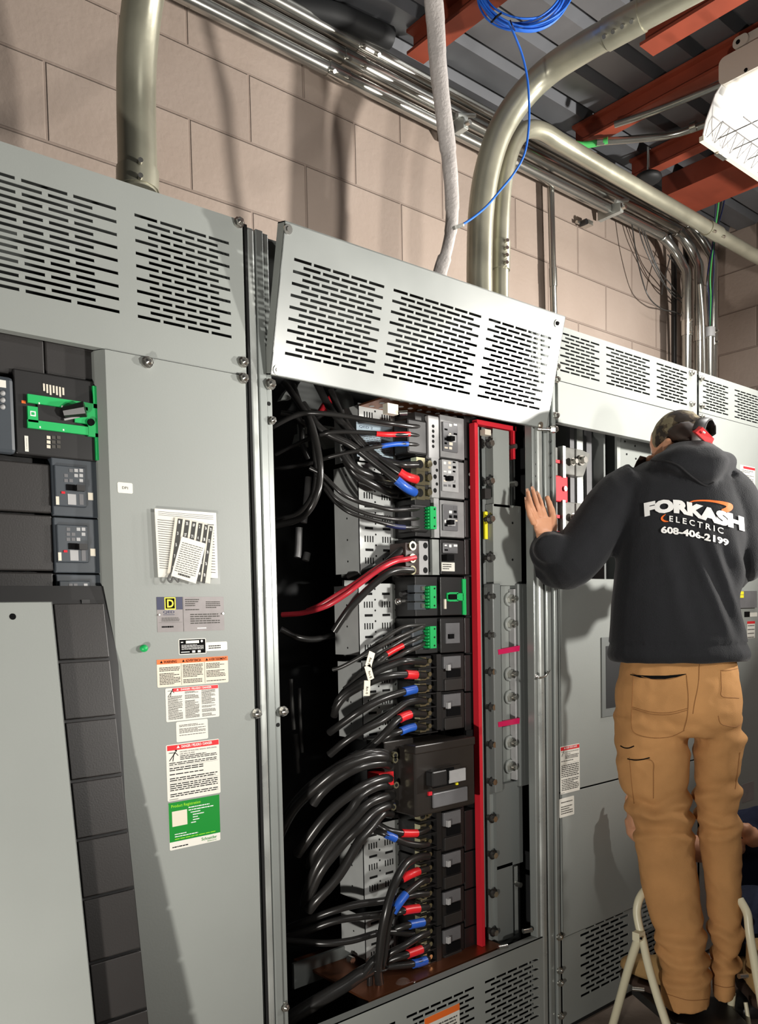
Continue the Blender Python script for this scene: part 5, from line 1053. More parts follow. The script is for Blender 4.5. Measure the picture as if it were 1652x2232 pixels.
# lower small breakers
cable([(932, 1806, .10), (908, 1816, .09), (876, 1816, .09), (846, 1809, .10), (826, 1798, .12)], .0095, 'black cable with a red tape just below the large brown breaker', tapes=[([(908, 1816, .09), (892, 1816.5, .09), (876, 1816, .09)], 'redtape', 'red')], group=GS)
cable([(932, 1840, .10), (918, 1842, .09), (886, 1838, .09), (861, 1828, .09), (838, 1817, .10), (818, 1811, .13)], .0095, 'black cable with a blue tape just below the large brown breaker', tapes=[([(862, 1828, .09), (850, 1822, .094), (840, 1818, .10)], 'bluetape', 'blue')], group=GS)
cable([(932, 1866, .10), (913, 1868, .09), (886, 1881, .07), (866, 1913, .06), (850, 1955, .06), (840, 1995, .06), (832, 2035, .07), (827, 2080, .08), (824, 2112, .09), (829, 2160, .10), (833, 2185, .11)], .0125, 'thick cable dropping straight down in front of the lower breakers', group=GS)
cable([(932, 1893, .10), (913, 1898, .095), (894, 1906, .09), (876, 1915, .10), (862, 1930, .13)], .0105, 'black cable with a shiny red tape on the second lower breaker', tapes=[([(911, 1899, .095), (894, 1906, .09), (877, 1915, .098)], 'redtape', 'red')], group=GS)
cable([(932, 1918, .10), (918, 1921, .09), (886, 1947, .08), (866, 1972, .075), (852, 1995, .08), (843, 2030, .085), (838, 2077, .09), (832, 2110, .10)], .0105, 'cable with a blue tape bending down beside the straight drop', tapes=[([(884, 1949, .08), (868, 1970, .075), (856, 1988, .08)], 'bluetape', 'blue')], group=GS)
cable([(932, 1977, .10), (913, 1980, .09), (880, 1985, .09), (862, 1990, .11), (845, 1996, .14)], .0105, 'black cable with a red tape on the third lower breaker', tapes=[([(912, 1980, .09), (896, 1982, .09), (880, 1985, .09)], 'redtape', 'red')], group=GS)
cable([(932, 2006, .10), (922, 2010, .09), (892, 2016, .09), (865, 2024, .11), (842, 2032, .14)], .0105, 'black cable with a blue tape on the third lower breaker', tapes=[([(922, 2010, .09), (907, 2013, .09), (892, 2016, .09)], 'bluetape', 'blue')], group=GS)
cable([(932, 1948, .10), (905, 1950, .10), (870, 1958, .11), (825, 1965, .12), (780, 1971, .14), (727, 1985, .17), (673, 2005, .22), (630, 2022, .28)], .0105, 'black cable running left across the gap, upper of three', group=GS)
cable([(870, 1986, .14), (822, 1994, .13), (780, 1999, .14), (727, 2008, .17), (668, 2029, .22), (620, 2045, .28)], .0105, 'shiny black cable running left across the gap, middle of three', group=GS)
cable([(900, 2036, .11), (860, 2032, .11), (820, 2035, .12), (767, 2050, .14), (713, 2056, .17), (660, 2053, .22), (610, 2050, .28)], .0100, 'black cable running left across the gap, lowest of three', group=GS)
cable([(932, 2033, .10), (912, 2042, .09), (880, 2062, .09), (850, 2078, .11), (838, 2092, .13)], .0105, 'black cable from the top lug of the lowest small breaker', group=GS)
cable([(932, 2062, .10), (918, 2070, .09), (886, 2081, .09), (858, 2090, .11), (838, 2100, .13)], .0105, 'black cable with a red tape at the very bottom', tapes=[([(918, 2069, .09), (902, 2075, .09), (888, 2080, .09)], 'redtape', 'red')], group=GS)
cable([(932, 2090, .10), (924, 2094, .09), (900, 2101, .09), (865, 2105, .11), (838, 2107, .13)], .0105, 'black cable with a blue tape at the very bottom', tapes=[([(928, 2093, .09), (914, 2098, .09), (900, 2101, .09)], 'bluetape', 'blue')], group=GS)
cable([(830, 2108, .12), (817, 2108, .11), (785, 2124, .11), (753, 2146, .12), (700, 2178, .14), (647, 2210, .17), (610, 2235, .2)], .020, 'thickest cable slanting to the lower left below the sill', group=GS, seg=14)
cable([(820, 2105, .12), (808, 2120, .11), (806, 2150, .11), (806, 2170, .11)], .0085, 'short cable end hanging beside the cable tie', group=GS)
cable([(845, 2040, .12), (832, 2075, .11), (812, 2095, .10), (795, 2118, .10), (770, 2138, .11)], .012, 'black cable folding into the slanting bundle', group=GS)
b = MB(); c = PY(823, 2111, .10); b.tube([c + RT * (math.cos(a) * .028) + FW * (math.sin(a) * .02) for a in [i * math.pi / 6 for i in range(13)]], .0028, 'cable', 6, 2); solo(b, 'cable_tie', 'black cable tie round the drop of cables near the bottom', 'cable tie')
# ================================================================ the worker
fdir = Vector((.86, .51, 0)).normalized(); rdir = Vector((fdir.y, -fdir.x, 0)); up = Vector((0, 0, 1))
PB = Vector((2.32, -.365, 0))
def S(x, y, d=0.0):
    "point of the photograph ray on the worker's frontal plane, moved d metres towards his front"
    o0 = PB + fdir * d; r = ray(x, y); return CAM + r * ((o0 - CAM).dot(fdir) / r.dot(fdir))
MT['skin'] = mat('skin', rgb(206, 150, 116), .5, 0, .4, .06, 14, .05, 80)
MT['hoodie'] = mat('black_fleece', rgb(31, 32, 35), .85, 0, .2, .05, 30, .25, 320, sheen=.12)
MT['duck'] = mat('tan_duck_canvas', rgb(190, 141, 90), .85, 0, .2, .10, 9, .2, 420)
MT['seam'] = mat('tan_stitching', rgb(150, 104, 58), .8)
MT['boot'] = mat('tan_boot_leather', rgb(166, 134, 88), .7, 0, .3, .12, 20, .15, 60)
MT['sole'] = mat('boot_sole', rgb(60, 44, 34), .8)
MT['camo'] = bpy.data.materials.new('camouflage_cap'); MT['camo'].use_nodes = True
nt = MT['camo'].node_tree; v_ = nt.nodes.new('ShaderNodeTexNoise'); v_.inputs['Scale'].default_value = 26; rp = nt.nodes.new('ShaderNodeValToRGB')
rp.color_ramp.interpolation = 'CONSTANT'; rp.color_ramp.elements[0].color = rgb(44, 36, 28); rp.color_ramp.elements[1].position = .47; rp.color_ramp.elements[1].color = rgb(84, 72, 54); e_ = rp.color_ramp.elements.new(.56); e_.color = rgb(128, 118, 92)
tc_ = nt.nodes.new('ShaderNodeTexCoord'); nt.links.new(tc_.outputs['Object'], v_.inputs['Vector']); nt.links.new(v_.outputs['Fac'], rp.inputs[0]); nt.links.new(rp.outputs[0], nt.nodes['Principled BSDF'].inputs['Base Color']); nt.nodes['Principled BSDF'].inputs['Roughness'].default_value = .85
MT['hair'] = mat('dark_brown_hair', rgb(46, 32, 24), .6)

def loft(mb, secs, m, seg=28, power=2.3):
    """secs: (centre, half vector a, half vector b); closed superellipse loft"""
    vs = []; n = len(secs)
    for (c, a, b_) in secs:
        for k in range(seg):
            t = 2 * math.pi * k / seg; cs, sn = math.cos(t), math.sin(t); e = 2 / power
            vs.append(Vector(c) + Vector(a) * (abs(cs) ** e * (1 if cs >= 0 else -1)) + Vector(b_) * (abs(sn) ** e * (1 if sn >= 0 else -1)))
    fs = [(i * seg + k, i * seg + (k + 1) % seg, (i + 1) * seg + (k + 1) % seg, (i + 1) * seg + k) for i in range(n - 1) for k in range(seg)]
    fs += [list(range(seg - 1, -1, -1)), list(range((n - 1) * seg, n * seg))]
    mb.add(vs, fs, m, True)
def rowsec(xl, xr, y, dep, d=0.0, tilt=0.0):
    A, B = S(xl, y, d), S(xr, y, d); return ((A + B) / 2, (B - A) / 2, fdir * dep)
def interp(rows, n=4):
    out = []
    for i in range(len(rows) - 1):
        for k in range(n):
            t = k / n; t2 = t; out.append(tuple(rows[i][j] + (rows[i + 1][j] - rows[i][j]) * t2 for j in range(len(rows[i]))))
    out.append(rows[-1]); return out
def fuse(mb, name, parent, voxel, matname, smooth=6, disp=None, label=None):
    """join overlapping closed shells into one continuous surface"""
    o = mb.build(name + '_raw', None, (0, 0, 0)); rm = o.modifiers.new('r', 'REMESH'); rm.mode = 'VOXEL'; rm.voxel_size = voxel; rm.use_smooth_shade = True
    sm_ = o.modifiers.new('s', 'SMOOTH'); sm_.iterations = smooth; sm_.factor = .5
    bpy.context.view_layer.update(); me = bpy.data.meshes.new_from_object(o.evaluated_get(bpy.context.evaluated_depsgraph_get()))
    old = o.data; bpy.data.objects.remove(o); bpy.data.meshes.remove(old)
    if disp:
        nrm = [v.normal.copy() for v in me.vertices]
        for v, n_ in zip(me.vertices, nrm): v.co = v.co + n_ * disp(v.co)
    me.materials.clear(); me.materials.append(MT[matname])
    for p in me.polygons: p.use_smooth = True; p.material_index = 0
    me.name = name; off = Vector(parent['_o']) if parent else Vector((0, 0, 0))
    for v in me.vertices: v.co -= off
    o = bpy.data.objects.new(name, me); COL.objects.link(o)
    if parent: o.parent = parent
    OFFS[o.name] = tuple(off)
    if label: o['label'] = label
    return o
def bvh_of(o):
    off = Vector(OFFS[o.name]); me = o.data
    return BVHTree.FromPolygons([v.co + off for v in me.vertices], [list(p.vertices) for p in me.polygons])
def onto(bvh, x, y, lift=.0015, fallback=None):
    d = ray(x, y).normalized(); h = bvh.ray_cast(CAM, d)
    if h[0] is None: return fallback
    n_ = h[1] if h[1].dot(d) < 0 else -h[1]
    return h[0] + n_ * lift

wk = thing('person', 'person in a black hoodie and tan work trousers leaning a hand on the cabinet frame', 'person', tuple(PB + Vector((0, 0, .2))))
# ---- key joints
SHL = S(1372, 1090, .0); ELB = S(1246, 1228, -.055); WRI = PY(1197, 1194, -.055)
SHR = S(1590, 1085, .05); ELR = S(1618, 1215, .10); WRR = S(1560, 1240, .30)
HD = S(1478, 976, .06); HS = .86                                     # head centre
gaze = (fdir * .45 - rdir * .76 - up * .46).normalized(); hup = (up - gaze * up.dot(gaze)).normalized(); hup = (hup + rdir * .12).normalized(); hr = gaze.cross(hup).normalized(); hup = hr.cross(gaze).normalized()
# ---- body: one continuous surface from head to feet
b = MB()
def limb(mb, pts, rad, m='skin', seg=16):
    P = [Vector(p) for p in pts]; mb.tube(P, rad, m, seg, 5)
hs = []
for (t, w_, dp, off) in ((-.118, .030, .036, .045), (-.10, .048, .060, .030), (-.07, .060, .078, .012), (-.03, .070, .090, .0), (.02, .076, .096, -.005), (.06, .074, .093, -.008), (.09, .060, .076, -.008), (.108, .036, .05, -.008), (.115, .012, .02, -.008)):
    hs.append((HD + (hup * t + gaze * off) * HS, hr * w_ * HS, gaze * dp * HS))
loft(b, hs, 'skin', 24, 2.0)
b.sphere(HD + gaze * .090 - hup * .026, (.012, .012, .02), 'skin'); b.cyl(HD + gaze * .088 - hup * .0, HD + gaze * .112 - hup * .036, .007, 'skin', 10, r1=.011)       # nose
for s_ in (-1, 1):
    b.sphere(HD + hr * s_ * .076 - hup * .015 - gaze * .006, (.012, .016, .026), 'skin', 12, 8)                # ears
    b.sphere(HD + hr * s_ * .034 + gaze * .080 + hup * .008, .014, 'skin', 10, 8)
b.tube([HD + gaze * .088 - hup * .062 - hr * .022, HD + gaze * .094 - hup * .060, HD + gaze * .088 - hup * .062 + hr * .022], .006, 'skin', 8, 3)                       # mouth
NB = S(1480, 1035, .03)
limb(b, [HD - hup * .07 - gaze * .02, (HD + NB) / 2, NB - up * .05], [.052, .055, .062])
tr = [(1400, 1560, 1050, .07, .02), (1360, 1598, 1085, .09, .02), (1372, 1592, 1150, .10, .01), (1372, 1590, 1230, .095, .0), (1378, 1588, 1330, .09, .0), (1372, 1596, 1430, .09, 0), (1366, 1600, 1500, .10, 0), (1372, 1596, 1560, .09, 0)]
loft(b, [rowsec(a, c, y, dp, d) for (a, c, y, dp, d) in interp(tr, 3)], 'skin')
limb(b, [SHL, ELB, WRI], [.048, .042, .040, .034, .027]); limb(b, [SHR, ELR, WRR], [.048, .042, .038, .032, .027])
lleg = [(1338, 1500, 1560, .100, -.01), (1339, 1503, 1620, .096, -.01), (1350, 1502, 1700, .088, -.01), (1361, 1504, 1745, .085, -.01), (1379, 1509, 1785, .084, -.005), (1383, 1514, 1840, .080, .0), (1396, 1523, 1920, .078, -.005), (1413, 1532, 1990, .074, -.01), (1432, 1540, 2060, .072, -.015), (1440, 1546, 2110, .074, -.015), (1444, 1549, 2184, .084, -.015)]
rleg = [(1514, 1619, 1560, .100, .02), (1512, 1621, 1620, .092, .03), (1511, 1613, 1700, .084, .045), (1515, 1611, 1760, .08, .055), (1524, 1618, 1840, .076, .065), (1533, 1619, 1920, .072, .06), (1542, 1620, 2000, .070, .055), (1552, 1616, 2060, .066, .05), (1553, 1606, 2110, .066, .05), (1553, 1602, 2150, .070, .05), (1554, 1601, 2166, .072, .05)]
for lg in (lleg, rleg):
    q_ = [r for i, r in enumerate(lg) if i % 2 == 0]; limb(b, [S((r[0] + r[1]) / 2, r[2], r[4]) for r in q_], [max(.03, (r[1] - r[0]) / 2 * .00148 * (.62 if i < 2 else .5)) for i, r in enumerate(q_)])
# left hand flat against the frame channel: palm, four fingers, thumb
hp = lambda x, y, Y: PY(x, y, Y)
b.tube([hp(1192, 1190, -.052), hp(1188, 1170, -.040), hp(1184, 1150, -.030), hp(1180, 1130, -.026)], [(.030, .020), (.036, .017), (.041, .015), (.041, .014)], 'skin', 16, 5, flat=Vector((1, 0, 0)))
FING = [([(1168, 1132), (1160, 1105), (1154, 1085), (1151, 1076)], (.0098, .0088, .0075)), ([(1174, 1126), (1166, 1098), (1159, 1080), (1154, 1070)], (.0100, .009, .0078)),
        ([(1184, 1124), (1174, 1102), (1166, 1086), (1158, 1075)], (.0098, .009, .0076)), ([(1192, 1128), (1184, 1110), (1176, 1096), (1170, 1086)], (.0094, .0084, .0072))]
FING = [([(1164, 1142), (1154, 1120), (1149, 1102), (1147, 1090)], (.0086, .0074, .0062)), ([(1171, 1134), (1160, 1108), (1153, 1086), (1150, 1072)], (.0092, .0080, .0068)),
        ([(1180, 1130), (1171, 1102), (1165, 1082), (1161, 1067)], (.0094, .0082, .0068)), ([(1189, 1130), (1182, 1108), (1177, 1090), (1172, 1077)], (.0092, .0080, .0066))]
for i, (pts, rr) in enumerate(FING):
    Ys = (-.028, -.032, -.022, -.013); b.tube([hp(x, y, Y) for (x, y), Y in zip(pts, Ys)], list(rr), 'skin', 12, 5)
    b.sphere(hp(*pts[-1], Ys[-1]), rr[-1] * .98, 'skin', 12, 8)
b.tube([hp(1202, 1162, -.034), hp(1205, 1140, -.034), hp(1203, 1118, -.026), hp(1197, 1098, -.018), hp(1193, 1086, -.014)], [.015, .0135, .0115, .0100, .0085], 'skin', 12, 5); b.sphere(hp(1193, 1086, -.014), .0088, 'skin', 12, 8)
# right hand, half closed in front of the body
hb = WRR; hdr = (WRR - ELR).normalized(); b.tube([hb, hb + hdr * .045, hb + hdr * .085], [(.026, .018), (.040, .016), (.038, .014)], 'skin', 14, 4)
for i in range(4):
    o0 = hb + hdr * .08 + up * (.028 - .018 * i); b.tube([o0, o0 + hdr * .035, o0 + hdr * .052 + fdir * .0 - rdir * .018, o0 + hdr * .048 - rdir * .038], [.0085, .008, .0072, .0066], 'skin', 10, 4)
b.tube([hb + hdr * .02 + up * .02, hb + hdr * .045 + up * .048, hb + hdr * .075 + up * .055], [.012, .010, .008], 'skin', 10, 4)
body = fuse(b, 'body', wk, .0028, 'skin', 2)
# fingernails on the left hand
for i, (pts, rr) in enumerate(FING):
    p = hp(*pts[-1], -.014); q = hp(*pts[-2], -.022); ax = (p - q).normalized(); n_ = (CAM - p).normalized(); n_ = (n_ - ax * n_.dot(ax)).normalized(); w_ = ax.cross(n_)
    m_ = MB(); c = p + n_ * rr[-1] * .92; m_.add([c - ax * .002 - w_ * .0045, c + ax * .008 - w_ * .004, c + ax * .008 + w_ * .004, c - ax * .002 + w_ * .0045], [(0, 1, 2, 3)], mat('nail', rgb(214, 168, 142), .35)) ; part(m_, 'fingernail', wk)
for (x0_, y0_, x1_, y1_) in ():
    pass
# ---- trousers
def cloth(amp, fx, fz, seed=0):
    def f(co):
        q = co - PB; u = q.dot(rdir); v = q.dot(fdir)
        n1 = noise.noise(Vector((u * fx + seed, v * fx, co.z * fz))); n2 = noise.noise(Vector((u * fx * 2.3, v * fx * 2.3 + seed, co.z * fz * 2.1)))
        return amp * (n1 * .8 + abs(n2) * -.7 + .12)
    return f
b = MB()
hips = [(1356, 1604, 1425, .105, .0), (1350, 1610, 1450, .112, .0), (1343, 1615, 1500, .122, -.005), (1340, 1619, 1545, .122, -.005), (1342, 1617, 1580, .108, .0), (1350, 1610, 1602, .08, .0)]
loft(b, [rowsec(a, c, y, dp, d) for (a, c, y, dp, d) in interp(hips, 3)], 'duck', 32, 2.4)
loft(b, [rowsec(a, c, y, dp, d) for (a, c, y, dp, d) in interp(lleg, 3)], 'duck', 28, 2.2)
loft(b, [rowsec(a, c, y, dp, d) for (a, c, y, dp, d) in interp(rleg, 3)], 'duck', 28, 2.2)
zk = S(1450, 1760, 0).z; za = S(1480, 2120, 0).z; zb2 = S(1480, 1590, 0).z
def trou(co):
    q = co - PB; u = q.dot(rdir); z = co.z; base = cloth(.0065, 9, 11)(co)
    fold = 0
    for (zc_, sl, am, wd) in ((zk + .03, .5, .010, .018), (zk - .02, -.4, .009, .015), (zk - .07, .3, .007, .014), (za + .12, .45, .009, .016), (za + .055, -.35, .009, .014), (za, .4, .008, .013), (zb2 + .0, -.5, .005, .016), (zb2 - .06, .6, .005, .02)):
        w1 = noise.noise(Vector((u * 14, zc_ * 9, 0))) * .03; dd = z - zc_ - u * sl * .35 - w1; fold += am * (math.exp(-(dd / wd) ** 2) - .8 * math.exp(-((dd - wd * 1.5) / wd) ** 2))
    return base + fold
pants = fuse(b, 'trousers', wk, .006, 'duck', 5, trou, 'tan canvas trousers')
bp_ = bvh_of(pants)
def seamline(pts, name='seam', m='seam', r=.0011, n=8, lift=.0006):
    P = catmull([(x, y, 0) for x, y in pts], n); Q = [onto(bp_, p.x, p.y, lift) for p in P]; Q = [q for q in Q if q is not None]
    if len(Q) > 2: mb_ = MB(); mb_.tube(Q, r, m, 6, 0); part(mb_, name, wk)
for pts in ([(1378, 1468), (1420, 1480), (1460, 1480), (1496, 1470)], [(1380, 1472), (1378, 1520), (1376, 1575), (1384, 1598), (1420, 1608), (1460, 1606), (1492, 1592)], [(1496, 1472), (1500, 1520), (1498, 1560), (1490, 1592)], [(1378, 1541), (1420, 1552), (1460, 1553), (1500, 1544)], [(1379, 1545), (1420, 1556), (1460, 1557), (1499, 1548)],
            [(1570, 1462), (1590, 1461), (1611, 1456)], [(1571, 1464), (1572, 1500), (1574, 1518), (1610, 1522)], [(1565, 1560), (1572, 1578), (1600, 1584), (1616, 1578)], [(1524, 1446), (1522, 1490), (1514, 1530), (1510, 1556)], [(1372, 1655), (1420, 1658), (1424, 1690), (1424, 1740)], [(1372, 1650), (1376, 1700), (1382, 1752)], [(1612, 1640), (1606, 1690), (1602, 1720)], [(1452, 2166), (1500, 2180), (1545, 2178)], [(1556, 2146), (1580, 2152), (1600, 2150)]): seamline(pts)
# gaping pocket mouth, slits
mb_ = MB(); up_ = [(1374, 1470), (1395, 1472), (1420, 1473), (1450, 1473), (1475, 1471), (1495, 1469)]; lo_ = [(1374, 1471), (1395, 1477), (1420, 1480), (1450, 1480), (1475, 1476), (1495, 1470)]
W = [onto(bp_, *q, .0022) for q in up_] + [onto(bp_, *q, .0022) for q in reversed(lo_)]
mb_.add(W, [(i, i + 1, 10 - i, 11 - i) for i in range(5)], 'ink'); part(mb_, 'pocket_opening', wk)
for pts in ([(1353, 1626), (1362, 1630), (1372, 1630), (1382, 1626)], [(1368, 1654), (1385, 1657), (1402, 1655), (1416, 1652)]): seamline(pts, 'pocket_slit', 'ink', .0018, 5, .001)
# belt loops and leather patch bit
mb_ = MB(); W = [onto(bp_, *q, .004) for q in ((1519, 1431), (1532, 1430), (1532, 1443), (1519, 1443))]
if all(W): mb_.add(W, [(0, 1, 2, 3)], mat('tan_belt_loop', rgb(206, 160, 92), .8)); part(mb_, 'belt_loop', wk)
# ---- boots
b = MB()
def boot(heel, toe, w_, h_, side):
    d = (toe - heel); L = d.length; d = d / L; sd_ = d.cross(up); secs = []
    for (t, ww, hh, zo) in ((-.02, .55, .5, .5), (.06, .85, 1.0, .95), (.25, .95, 1.15, 1.1), (.45, .9, .85, .85), (.65, 1.05, .62, .62), (.85, 1.0, .52, .5), (.97, .7, .40, .4), (1.0, .3, .2, .3)):
        secs.append((heel + d * L * t + up * h_ * zo * .5, sd_ * w_ * ww * .5, up * h_ * hh * .5))
    mb = MB(); loft(mb, secs, 'boot', 20, 2.5); return mb, d, sd_, L
STZ = S(1500, 2196, 0).z
h1 = S(1503, 2170, .02); h1.z = STZ + .028; t1_ = h1 - rdir * .20 + fdir * .16; t1_.z = STZ + .028
mb_, d_, s_, L_ = boot(h1, t1_, .10, .11, 0); mb_.cyl(h1 + d_ * .05 + up * .03, h1 + d_ * .045 + up * .16, .052, 'boot', 16, r1=.05); o = fuse(mb_, 'boot', wk, .006, 'boot', 4)
mb_ = MB(); loft(mb_, [(h1 + d_ * L_ * t - up * .016, s_ * .05 * w2, up * .014) for t, w2 in ((-.03, .6), (.1, .9), (.3, .85), (.6, 1.05), (.9, .95), (1.0, .5))], 'sole', 16, 4); part(mb_, 'boot_sole', wk)
h2 = h1 + rdir * .225 + fdir * .03; t2_ = h2 + fdir * .24 - rdir * .05
mb_, d_, s_, L_ = boot(h2, t2_, .10, .11, 0); mb_.cyl(h2 + d_ * .05 + up * .03, h2 + d_ * .045 + up * .16, .052, 'boot', 16, r1=.05); fuse(mb_, 'boot', wk, .006, 'boot', 4)
mb_ = MB(); loft(mb_, [(h2 + d_ * L_ * t - up * .016, s_ * .05 * w2, up * .014) for t, w2 in ((-.03, .6), (.1, .9), (.3, .85), (.6, 1.05), (.9, .95), (1.0, .5))], 'sole', 16, 4); part(mb_, 'boot_sole', wk)
# ---- hoodie
b = MB()
tor = [(1402, 1560, 1008, .075, .03), (1368, 1590, 1032, .100, .02), (1344, 1606, 1062, .120, .015), (1340, 1618, 1110, .130, .01), (1342, 1626, 1170, .132, .0), (1340, 1624, 1230, .130, -.005), (1334, 1616, 1290, .128, -.01), (1329, 1620, 1350, .128, -.012), (1325, 1628, 1395, .134, -.012), (1324, 1636, 1425, .140, -.01), (1330, 1632, 1441, .134, -.008)]
loft(b, [rowsec(a, c, y, dp, d) for (a, c, y, dp, d) in interp(tor, 3)], 'hoodie', 32, 2.3)
b.tube([S(1400, 1062, .0), S(1362, 1085, -.0), S(1318, 1130, -.02), S(1275, 1190, -.045), S(1243, 1222, -.055), S(1215, 1228, -.02), (S(1205, 1210, 0) + PY(1197, 1194, -.08)) / 2, PY(1198, 1192, -.072), PY(1197, 1189, -.06)], [.085, .088, .084, .083, .084, .080, .066, .052, .042], 'hoodie', 20, 5)
b.tube([S(1560, 1068, .03), S(1590, 1100, .05), S(1606, 1160, .08), S(1612, 1212, .11), S(1590, 1240, .20), S(1566, 1242, .29)], [.085, .084, .080, .080, .066, .044], 'hoodie', 20, 5)
# hood lying round the neck and hanging on the upper back
b.tube([S(1424, 1040, .10), S(1424, 1034, .02), S(1448, 1014, -.055), S(1490, 1005, -.095), S(1540, 1010, -.075), S(1572, 1010, -.01), S(1575, 1010, .08)], [(.022, .034), (.034, .042), (.040, .044), (.044, .044), (.042, .044), (.036, .042), (.026, .034)], 'hoodie', 18, 5, flat=up)
hood_ = [(S(1500, 966, -.01), rdir * .058, fdir * .050), (S(1504, 985, -.05), rdir * .084, fdir * .068), (S(1506, 1008, -.075), rdir * .104, fdir * .066), (S(1518, 1025, -.085), rdir * .082, fdir * .058), (S(1532, 1042, -.09), rdir * .050, fdir * .045), (S(1541, 1054, -.09), rdir * .022, fdir * .025)]
loft(b, hood_, 'hoodie', 24, 2.2)
zt_ = S(1480, 1100, 0).z; zh = S(1480, 1440, 0).z
def hfold(co):
    q = co - PB; u = q.dot(rdir); z = co.z; v = q.dot(fdir); base = cloth(.0050, 6, 5, 3)(co)
    # diagonal drape folds from the shoulder blade to the right hip
    fold = 0
    if z < zt_ + .02:
        for (u0, sl, am, wd) in ((-.02, -.42, .010, .016), (.035, -.38, .009, .015), (.10, -.30, .008, .014), (-.09, -.25, .004, .02)):
            s2 = u - u0 - (zt_ - .10 - z) * -sl * .9; k_ = max(0, min(1, (zt_ - .06 - z) * 8)) * max(0, min(1, (z - zh - .03) * 10)); fold += k_ * am * (math.exp(-(s2 / wd) ** 2) - .7 * math.exp(-((s2 - wd * 1.7) / wd) ** 2))
    # ribbed hem band
    if abs(u) < .35 and z < zh + .055: fold += -.006 + .010 * math.exp(-((z - zh - .02) / .03) ** 2)
    return base + fold
hd = fuse(b, 'hoodie', wk, .0072, 'hoodie', 5, hfold, 'black hooded sweatshirt with a printed back')
bh = bvh_of(hd)
# hood opening crease and cuff
def hseam(pts, r, m, name, lift=0.0):
    P = catmull([(x, y, 0) for x, y in pts], 6); Q = [onto(bh, p.x, p.y, lift) for p in P]; Q = [q for q in Q if q is not None]
    if len(Q) > 2: mb_ = MB(); mb_.tube(Q, r, m, 6, 0); part(mb_, name, wk)
MT['crease'] = mat('black_fleece_binding', rgb(26, 26, 28), .9)
hseam([(1420, 1003), (1470, 1010), (1510, 1040), (1538, 1058), (1556, 1050)], .0035, 'crease', 'hood_seam')
# ---- print on the back
def warp(body_, box_, f, m, name, bold=.0, cuts=3, lift=.0042):
    vs, fs, _a = textmesh(body_, bold); bm = bmesh.new(); V = [bm.verts.new((v[0] * 10, v[1], 0)) for v in vs]
    for fc in fs:
        try: bm.faces.new([V[i] for i in fc])
        except ValueError: pass
    bmesh.ops.triangulate(bm, faces=bm.faces[:])
    for _ in range(cuts):
        ed = [e for e in bm.edges if e.calc_length() > .12]
        if not ed: break
        bmesh.ops.subdivide_edges(bm, edges=ed, cuts=1); bmesh.ops.triangulate(bm, faces=bm.faces[:])
    bm.verts.ensure_lookup_table(); P = []; last = None
    for v in bm.verts:
        x_, y_ = f(v.co.x / 10, v.co.y); q = onto(bh, x_, y_, lift); P.append(q if q is not None else S(x_, y_, -.14))
    F = [[v.index for v in fc.verts] for fc in bm.faces]; bm.verts.index_update(); F = [[v.index for v in fc.verts] for fc in bm.faces]; bm.free()
    mb_ = MB(); mb_.add(P, F, m, False); return part(mb_, name, wk)
def lerp_tab(t, xs):
    n = len(xs) - 1; i = min(int(t * n), n - 1); k_ = t * n - i; return xs[i] + (xs[i + 1] - xs[i]) * k_
TOP = [1097, 1091.5, 1089, 1091, 1097, 1105, 1112, 1119, 1128]; BOT = [1127.5, 1121, 1118, 1121, 1128, 1136.5, 1144, 1151.5, 1159]
def f_for(u, v):
    x_ = 1404 + (1618 - 1404) * u; y_ = lerp_tab(u, BOT) + (lerp_tab(u, TOP) - lerp_tab(u, BOT)) * v; return x_ + (1 - v) * 2, y_
warp('FORKASH', None, f_for, 'whiteink', 'back_print', .07, 7)
def f_el(u, v): x_ = 1459 + (1575 - 1459) * u; b0 = 1137.5 + 27 * u ** 1.25; return x_, b0 - v * 13
warp('E L E C T R I C', None, f_el, 'whiteink', 'back_print', .02, 5)
def f_ph(u, v): x_ = 1441 + (1587 - 1441) * u; b0 = 1163 + 28 * u ** 1.5; return x_, b0 - v * 15.5
warp('608-406-2199', None, f_ph, 'whiteink', 'back_print', .04, 5)
def ribbon(cl, ws, m, name, lift=.0018):
    P = catmull([(x, y, 0) for x, y in cl], 6); n = len(P); Wd = [lerp_tab(i / (n - 1), ws) for i in range(n)]; vs = []
    for i, p in enumerate(P):
        t = (P[min(i + 1, n - 1)] - P[max(0, i - 1)]).normalized(); nn = Vector((-t.y, t.x, 0))
        for s_ in (-1, 1): q = p + nn * s_ * Wd[i] / 2; r_ = onto(bh, q.x, q.y, lift); vs.append(r_ if r_ is not None else S(q.x, q.y, -.13))
    mb_ = MB(); mb_.add(vs, [(2 * i, 2 * i + 1, 2 * i + 3, 2 * i + 2) for i in range(n - 1)], m); part(mb_, name, wk)
ribbon([(1497, 1098), (1512, 1092.5), (1535, 1091.5), (1560, 1094), (1582, 1099), (1590, 1105), (1584, 1111), (1572, 1113)], [1, 3, 3.5, 5, 8, 14, 12, 5], 'orange', 'orange_swoosh')
ribbon([(1451, 1121), (1444, 1127), (1443, 1132), (1448, 1136), (1457, 1137)], [1, 3.5, 5, 4, 1], 'orange', 'orange_swoosh')
